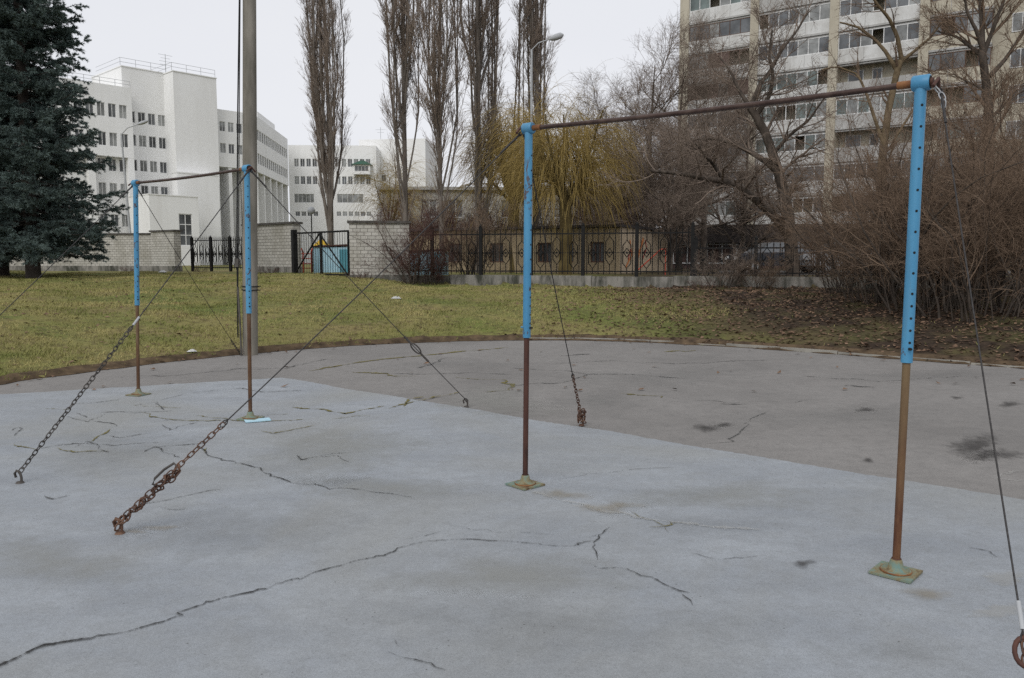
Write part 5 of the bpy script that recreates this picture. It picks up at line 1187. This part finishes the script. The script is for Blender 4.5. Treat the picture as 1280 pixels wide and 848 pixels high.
def post_parts(root, base, H, haz, lower, hole_step=0.10, blue_frac=0.575, bar_dir=None, outward=1, lean=0.0, plate=18, hw=0.1):
    Mf = TR(base[0], base[1], 0.008); Mb = Mf @ Matrix.Rotation(math.atan(lean / H), 4, 'Y')
    pst = MB(); zb = H * (1 - blue_frac); pst.tube([(0, 0, 0.03), (0, 0, zb * 0.5), (0, 0, zb + 0.04)], 0.0188, 20); p = pst.build('post', MT[lower], root, Mb)
    sv = MB(); R = 0.0272
    sv.tube([(0, 0, zb), (0, 0, H * 0.75), (0, 0, H - 0.03)], R, 24)
    hd = Vector((math.cos(haz), math.sin(haz), 0)); sd = Vector((-hd.y, hd.x, 0))
    zs_ = list(np.arange(zb + 0.34, H - 0.12, hole_step)) + [zb + 0.10, zb + 0.16, zb + 0.22, zb + 0.28]
    for z in zs_:
        n = 10; c = hd * (R + 0.0012) + Vector((0, 0, z)); vs = []
        for k_ in range(n):
            q = 2 * math.pi * k_ / n; off = sd * math.cos(q) * 0.0065 + Vector((0, 0, 1)) * math.sin(q) * 0.0065
            x = off.dot(sd); vs.append(hd * (math.sqrt(R * R - x * x) + 0.0012) + sd * x + Vector((0, 0, z + off.z)))
        sv.add(vs, [tuple(range(n))], 1)
    sv.tube([hd * 0.02 + Vector((0, 0, zb + 0.07)), hd * 0.048 + Vector((0, 0, zb + 0.07))], 0.007, 8, 1); sv.tube([hd * -0.048 + Vector((0, 0, zb + 0.07)), hd * -0.02 + Vector((0, 0, zb + 0.07))], 0.007, 8, 0)
    sv.build('sleeve', [MT['blue'], MT['hole']], p, Mb)
    pl_ = MB(); rzp = RAD(plate)
    pl_.box(-hw, hw, -hw, hw, 0.003, 0.014); pl_.box(-hw * 0.93, hw * 0.93, -hw * 0.93, hw * 0.93, -0.004, 0.003); plo = pl_.build('base_plate', MT['mint'], p, Mf @ Matrix.Rotation(rzp, 4, 'Z'))
    fl = MB(); fl.lathe([(0.074, 0.0135), (0.073, 0.021), (0.066, 0.025), (0.06, 0.0185), (0.048, 0.024), (0.036, 0.04), (0.029, 0.068), (0.026, 0.076), (0.0185, 0.078)], 24); fl.tube([(0.071 * math.cos(q_), 0.071 * math.sin(q_), 0.017) for q_ in np.linspace(0, 2 * math.pi, 25)[:-1]], 0.0055, 6, 1, closed=True)
    fl.tube([(0.0205 * math.cos(q_), 0.0205 * math.sin(q_), 0.078) for q_ in np.linspace(0, 2 * math.pi, 17)[:-1]], 0.004, 6, 2, closed=True)
    fl.build('flange', [MT['mint'], MT['orange'], MT['rustdark']], p, Mb)
    bd = Vector(bar_dir) * outward
    cl_ = MB(); zc = H - 0.028; c0_ = Vector((0, 0, zc))
    cl_.tube([c0_ - bd * 0.038, c0_ - bd * 0.033, c0_ + bd * 0.037, c0_ + bd * 0.042], [0.033, 0.038, 0.038, 0.034], 20, 0)
    cl_.tube([c0_ + bd * 0.0425, c0_ + bd * 0.044], 0.03, 16, 1)
    cl_.build('collar', [MT['blue'], MT['hole']], p, Mb)
    br = MB()
    br.tube([c0_ + bd * 0.042, c0_ + bd * 0.055], 0.02, 12); sdv = Vector((-bd.y, bd.x, 0))
    br.tube([c0_ + bd * 0.066 - sdv * 0.05 + Vector((0, 0, -0.03)), c0_ + bd * 0.075 + Vector((0, 0, 0.012)), c0_ + bd * 0.066 + sdv * 0.05 + Vector((0, 0, -0.03))], 0.009, 6)
    br.build('bracket', MT['rustdark'], p, Mb)
    return p
def bar_set(label, b1, b2, H1, H2, haz1, haz2, low1, low2, lean=(0, 0), plates=(18, 18), fr=(0.575, 0.575)):
    b1, b2 = Vector(b1[:2]), Vector(b2[:2]); d = (b2 - b1).normalized(); d3 = (d.x, d.y, 0)
    mid = (b1 + b2) / 2; root = thing('horizontal_bar', label, 'exercise bar', (mid.x, mid.y, 0.008), 0, 'blue and rusty outdoor pull-up bars')
    post_parts(root, b1, H1, haz1, low1, 0.10, fr[0], d3, -1, lean[0], plates[0]); post_parts(root, b2, H2, haz2, low2, 0.10, fr[1], d3, 1, lean[1], plates[1])
    z1, z2 = H1 - 0.02, H2 - 0.02
    cb = MB(); e1_ = Vector((b1.x + lean[0], b1.y, z1)); e2_ = Vector((b2.x + lean[1], b2.y, z2)); dv = (e2_ - e1_).normalized()
    cb.tube([e1_ + dv * (0.04 + (e2_ - e1_).length * k_ / 12 * 0.967) - Vector((0, 0, 0.012 * math.sin(math.pi * k_ / 12))) for k_ in range(13)], 0.0148, 16)
    cbo = cb.build('crossbar', MT['barsteel'], root, Matrix.Identity(4))
    for e, s_ in ((e1_, 1), (e2_, -1)):
        es = MB(); es.tube([e + dv * s_ * 0.04, e + dv * s_ * 0.105], 0.019, 16); es.build('end_sleeve', MT['orange'], cbo, Matrix.Identity(4))
    return root, e1_ - dv * 0.075, e2_ + dv * 0.075
bA, bB = gnd(656.5, 607, 0.008), gnd(1119.5, 717, 0.008)
nearbar, hA, hB = bar_set('near tall pull-up bar with blue upper posts and rusty lower posts, largest', bA, bB, 2.50, 2.455, RAD(322), RAD(264), 'rustdark', 'rust', (0.02, 0.008), (-48, -43), (0.58, 0.56))
bD, bC = gnd(173, 494, 0.008), gnd(313, 524, 0.008)
farbar, hD, hC = bar_set('far pull-up bar with blue upper posts, before the concrete pole', bD, bC, 2.50, 2.50, RAD(310), RAD(300), 'rustochre', 'rustochre', (0.08, 0.045), (-20, -12))
def low(h): return np.array(h) + np.array([0, 0, -0.03])
g1, P1_, d1_ = guy(nearbar, low(hA), gnd(150, 667, 0.008), 0.235, 'rusty', 0.0042, 0.03, False)
# spare chain wound round the lower end, with a shackle
ex = MB(); q = P1_[34:40].copy(); uu = np.linspace(0, 1, 60); pp = np.stack([np.interp(uu, np.linspace(0, 1, 6), q[:, i]) for i in range(3)], 1)
pp[:, 0] += 0.018 * np.sin(uu * 30); pp[:, 2] += 0.016 * np.cos(uu * 30) - 0.012; pp[:, 1] += 0.012 * np.sin(uu * 19)
chain_on(ex, pp, 0.034, 0.048, 0.03, 0.0052, 0, 0.004)
e_ = pp[0] + np.array([0, 0, -0.0]); chain_on(ex, [e_, e_ + np.array([-0.03, -0.02, -0.08]), e_ + np.array([-0.08, -0.02, -0.10]), e_ + np.array([-0.12, -0.03, -0.11])], 0.034, 0.048, 0.03, 0.005, 0, 0.003)
an_ = gnd(150, 667, 0.008); chain_on(ex, [an_ + np.array([0.02, 0, 0.10]), an_ + np.array([0.005, -0.02, 0.06]), an_ + np.array([-0.01, -0.01, 0.02])], 0.032, 0.048, 0.03, 0.0055, 0, 0.004)
ex.build('chain', MT['chain'], g1, Matrix.Identity(4))
skl = MB(); c_ = Vector(P1_[35]); sd_ = Vector((-0.75, 0, 0.4)).normalized(); dv_ = Vector(d1_)
skl.tube([c_ - dv_ * 0.08 + sd_ * 0.0, c_ - dv_ * 0.09 + sd_ * 0.03, c_ - dv_ * 0.03 + sd_ * 0.045, c_ + dv_ * 0.04 + sd_ * 0.045, c_ + dv_ * 0.075 + sd_ * 0.03, c_ + dv_ * 0.07 + sd_ * 0.0], 0.0075, 8); skl.build('shackle', MT['chaindark'], g1, Matrix.Identity(4))
g2, P2_, d2_ = guy(nearbar, low(hA) + np.array([0.03, 0.03, 0]), gnd(727, 532, 0.008), 0.20, 'rusty', 0.0045, 0.03, False)
ex = MB(); a_ = gnd(727, 532, 0.008)
for k_ in range(3): 
    ph = k_ * 2.1; lp = [a_ + np.array([0.035 * math.sin(q_ + ph) , 0.03 * math.cos(q_ + ph), 0.03 + 0.05 * q_ / 2 ]) for q_ in np.linspace(0, 5, 12)]; chain_on(ex, lp, 0.034, 0.048, 0.03, 0.0055, 0, 0.004)
ex.build('chain', MT['chain'], g2, Matrix.Identity(4))
aR = gnd(1303, 988, 0.008); hB2 = low(hB) + np.array([0.01, -0.01, -0.02])
g3, P3_, d3_ = guy(nearbar, hB2, aR, 0.13, 'rusty', 0.0036, 0.02, True)
# big ring where the wire meets its chain
rg = MB(); k_ = int(round(0.87 * 39)); c_ = Vector(P3_[k_]) + Vector(d3_) * 0.03; sd_ = Vector((1, -0.1, 0.1)).normalized(); dv_ = Vector(d3_)
rg.tube([c_ + dv_ * 0.045 * math.cos(q_) + sd_ * 0.034 * math.sin(q_) for q_ in np.linspace(0, 2 * math.pi, 17)[:-1]], 0.008, 8, closed=True); rg.build('ring', MT['rustdark'], g3, Matrix.Identity(4))
cr = MB(); chain_on(cr, [hB2 + np.array([-0.03, 0, 0.02]), hB2 + np.array([0.0, -0.03, -0.03]), hB2 + np.array([0.005, -0.02, -0.08])], 0.03, 0.042, 0.024, 0.003); cr.build('shackle', MT['lampgrey'], g3, Matrix.Identity(4))
guy(farbar, low(hC) + np.array([-0.02, -0.03, 0]), gnd(25, 604, 0.008), 0.42, 'dark', 0.0045, 0.02, True)
guy(farbar, low(hC), gnd(583, 509, 0.008), 0.0, 'dark', 0.0044, 0.03, False)
g5, P5_, d5_ = kids(farbar)[-1], sag(low(hC), gnd(583, 509, 0.008) + np.array([0, 0, 0.075]), 40, 0.03), None
tb = MB(); c_ = Vector(P5_[29]); dv_ = (Vector(P5_[30]) - Vector(P5_[28])).normalized(); sd_ = dv_.cross(Vector((0, 1, 0))).normalized()
tb.tube([c_ + dv_ * 0.075 * math.cos(q_) + sd_ * 0.028 * math.sin(q_) for q_ in np.linspace(0, 2 * math.pi, 15)[:-1]], 0.008, 6, closed=True); tb.tube([c_ - dv_ * 0.18, c_ - dv_ * 0.07], 0.012, 6); tb.tube([c_ + dv_ * 0.07, c_ + dv_ * 0.2], 0.011, 6); tb.build('turnbuckle', MT['chaindark'], g5, Matrix.Identity(4))
xd = gnd(301, 436, 0.1); guy(farbar, low(hD) + np.array([0.03, 0.02, 0]), np.array([xd[0], xd[1], zg(xd[0], xd[1])]), 0.14, 'dark', 0.004, 0.03, False)
dB = (bC - bD)[:2]; dB /= np.linalg.norm(dB); nB = np.array([-dB[1], dB[0]]); aL = bD[:2] - dB * 1.25 - nB * 1.9; guy(farbar, low(hD), np.array([aL[0], aL[1], 0.008]), 0.3, 'dark', 0.0045, 0.02, True)
# spare light-blue plate lying by the far right post
q = gnd(322, 526, 0.012); mb = MB(); mb.box(-0.12, 0.12, -0.07, 0.07, 0, 0.008); tag(mb.build('steel_plate', MT['shed'], None, TR(q[0], q[1], 0.013, RAD(25))), 'flat pale blue steel plate lying at the foot of the far bar, right post', 'plate')

# ------------------------------------------------------------------ cars behind the low fence
def car(label, loc, rz, paint, group='cars parked behind the low fence'):
    t = thing('parked_car', label, 'car', loc, rz, group); M = W[t.name]
    prof = [(-2.1, 0.35), (-2.15, 0.62), (-2.05, 0.86), (-1.1, 0.95), (1.35, 0.98), (2.0, 0.9), (2.1, 0.6), (2.05, 0.32)]
    n = len(prof); mb = MB(); vs = []
    for y, s_ in ((-0.84, 1.0), (-0.78, 1.0), (0.78, 1.0), (0.84, 1.0)):
        for x, z in prof: vs.append((x * (0.985 if abs(y) > 0.8 else 1.0), y, z - (0.02 if abs(y) > 0.8 and z > 0.8 else 0)))
    fs = []
    for r_ in range(3):
        for i in range(n): fs.append((r_ * n + i, r_ * n + (i + 1) % n, (r_ + 1) * n + (i + 1) % n, (r_ + 1) * n + i))
    fs += [tuple(range(n))[::-1], tuple(range(3 * n, 4 * n))]; mb.add(vs, fs)
    cab = [(-1.25, 0.94, 0.78), (-0.45, 1.42, 0.6), (0.85, 1.45, 0.6), (1.6, 0.97, 0.76)]
    vs = [(x, -w_, z) for x, z, w_ in cab] + [(x, w_, z) for x, z, w_ in cab]
    mb.add(vs, [(1, 2, 6, 5)], 0)
    body = mb.build('body', [MT[paint]], t, M)
    gl = MB(); gl.add(vs, [(0, 1, 5, 4), (2, 3, 7, 6), (0, 3, 2, 1), (4, 5, 6, 7)]); gl.build('windscreen', [MT['glass']], t, M)
    for x in (-1.35, 1.3):
        for y in (-0.74, 0.74):
            wm_ = MB(); wm_.tube([(x, y - 0.1, 0.31), (x, y + 0.1, 0.31)], 0.31, 16); wo = wm_.build('wheel', MT['tyre'], t, M)
            wm_ = MB(); s_ = 0.105 if y > 0 else -0.105; wm_.tube([(x, y + s_ * 0.98, 0.31), (x, y + s_ * 1.05, 0.31)], 0.19, 12); wm_.build('rim', MT['zinc'], wo, M)
    for y in (-0.6, 0.6):
        h_ = MB(); h_.box(-2.16, -2.08, y - 0.16, y + 0.16, 0.62, 0.78); h_.build('headlight', MT['lampw'], t, M)
    return t
for px, Y, paint, rz, lab in [(968, 38, 'cardark', 0.1, 'dark parked car with bright headlight behind the low fence'), (1052, 37.5, 'carsil', 0.25, 'silver parked car behind the low fence, right of the old tree trunk'), (1205, 34, 'carsil', 1.1, 'silver parked car behind the thicket at the right')]:
    p = at(px, 345, Y); car(lab, (p[0], Y, 1.012), rz, paint)

# ------------------------------------------------------------------ lawn cover: blades, leaves, litter
def scatter(n, x0, x1, y0, y1):
    x = rng.uniform(x0, x1, n); y = rng.uniform(y0, y1, n); return x, y
n = 520000; x = rng.uniform(-24, 16, n); y = 9.5 + 24 * rng.uniform(0, 1, n) ** 1.5
s = edge_s(x, y); beh = (x - FA[0]) * fn[0] + (y - FA[1]) * fn[1]
bare = np.clip((x - 2.0 + 1.2 * np.sin(y * 1.3)) / 3.4, 0, 0.97)
patch = 0.5 + 0.5 * np.sin(x * 1.7 + 2 * np.sin(y * 0.9)) * np.sin(y * 1.9 + 1.4 * np.sin(x * 0.8))
ok = (s > 0.03) & ~((x > -5.6) & (beh > -0.2)) & (rng.uniform(0, 1, n) > np.clip(bare * 1.5, 0, 0.99)) & (rng.uniform(0, 1, n) < 0.45 + 0.55 * patch)
x, y = x[ok], y[ok]; z = zf(x, y); n = len(x)
a = rng.uniform(0, 2 * np.pi, n); h = rng.uniform(0.02, 0.055, n) * (0.6 + 0.8 * patch[ok]); lean = rng.uniform(0.3, 1.3, n) * h; w_ = 0.004 + y * 0.00028
v = np.stack([np.stack([x - w_ * np.cos(a), y - w_ * np.sin(a), z - 0.005], 1), np.stack([x + w_ * np.cos(a), y + w_ * np.sin(a), z - 0.005], 1),
              np.stack([x + lean * np.cos(a * 3.1), y + lean * np.sin(a * 3.1), z + h], 1)], 1).reshape(-1, 3)
tag(link(bpy.data.objects.new('grass', np_mesh('grass', v, np.arange(3 * n).reshape(-1, 3), 3, [MT['grassm']]))), 'short dull green and straw coloured winter grass on the lawn bank', 'grass', None, 'stuff')
n = 60000; x = rng.uniform(-14, 18, n); y = 9.5 + 21 * rng.uniform(0, 1, n) ** 1.2
s = edge_s(x, y); beh = (x - FA[0]) * fn[0] + (y - FA[1]) * fn[1]
dens = np.clip((x + 0.5) / 4.0, 0.07, 1)
ok = (s > 0.02) & ~((x > -5.6) & (beh > -0.2)) & (rng.uniform(0, 1, n) < dens)
# a few leaves blown on to the asphalt by the kerb
ok |= (s > -0.5) & (s < 0) & (rng.uniform(0, 1, n) < 0.3 * np.exp(s / 0.15))
ok |= (s < 0) & (rng.uniform(0, 1, n) < 0.006)
x, y, s = x[ok], y[ok], s[ok]; n = len(x); z = np.where(s > 0, zf(x, y) + 0.012, 0.014)
a = rng.uniform(0, 6.28, n); L = rng.uniform(0.03, 0.06, n); cx, cy = np.cos(a) * L, np.sin(a) * L; tl = rng.normal(0, 0.35, (n, 2)) * L[:, None]
v = np.stack([np.stack([x - cx, y - cy, z - 0.0], 1), np.stack([x - cy * 0.5, y + cx * 0.5, z + np.abs(tl[:, 0])], 1), np.stack([x + cx, y + cy, z + np.abs(tl[:, 1])], 1), np.stack([x + cy * 0.5, y - cx * 0.5, z + 0.006], 1)], 1).reshape(-1, 3)
tag(link(bpy.data.objects.new('fallen_leaves', np_mesh('fallen_leaves', v, np.arange(4 * n).reshape(-1, 4), 4, [MT['leaf']]))), 'brown fallen leaves lying on the bank under the thicket', 'leaves', None, 'stuff')
for px, py, lab, sc in [(495, 374, 'crumpled white plastic bag lying on the grass bank before the brick pier', 1.0), (203, 341, 'pale scrap of litter on the lawn below the short brick wall', 1.3), (240, 442, 'small white scrap of litter on the lawn left of the concrete pole', 0.6)]:
    # find the lawn point seen there
    d = ray(px, py); best = None
    for Y in np.arange(9, 44, 0.1):
        q = np.array([0, 0, EYE]) + d * (Y / d[1])
        if q[2] < zg(q[0], q[1]): best = q; break
    if best is None: continue
    mb = MB(); nn = 9; vs = []
    for i in range(nn):
        for j in range(nn):
            u_, v_ = i / (nn - 1) - 0.5, j / (nn - 1) - 0.5; f_ = max(0, 1 - 4 * (u_ * u_ + v_ * v_))
            vs.append((u_ * 0.26 * sc, v_ * 0.18 * sc, f_ * 0.07 * sc * (0.25 + 0.9 * random.random()) + 0.004))
    mb.add(vs, [(i * nn + j, (i + 1) * nn + j, (i + 1) * nn + j + 1, i * nn + j + 1) for i in range(nn - 1) for j in range(nn - 1)])
    tag(mb.build('litter', MT['litter'], None, TR(best[0], best[1], zg(best[0], best[1]) + 0.01, random.random())), lab, 'litter')
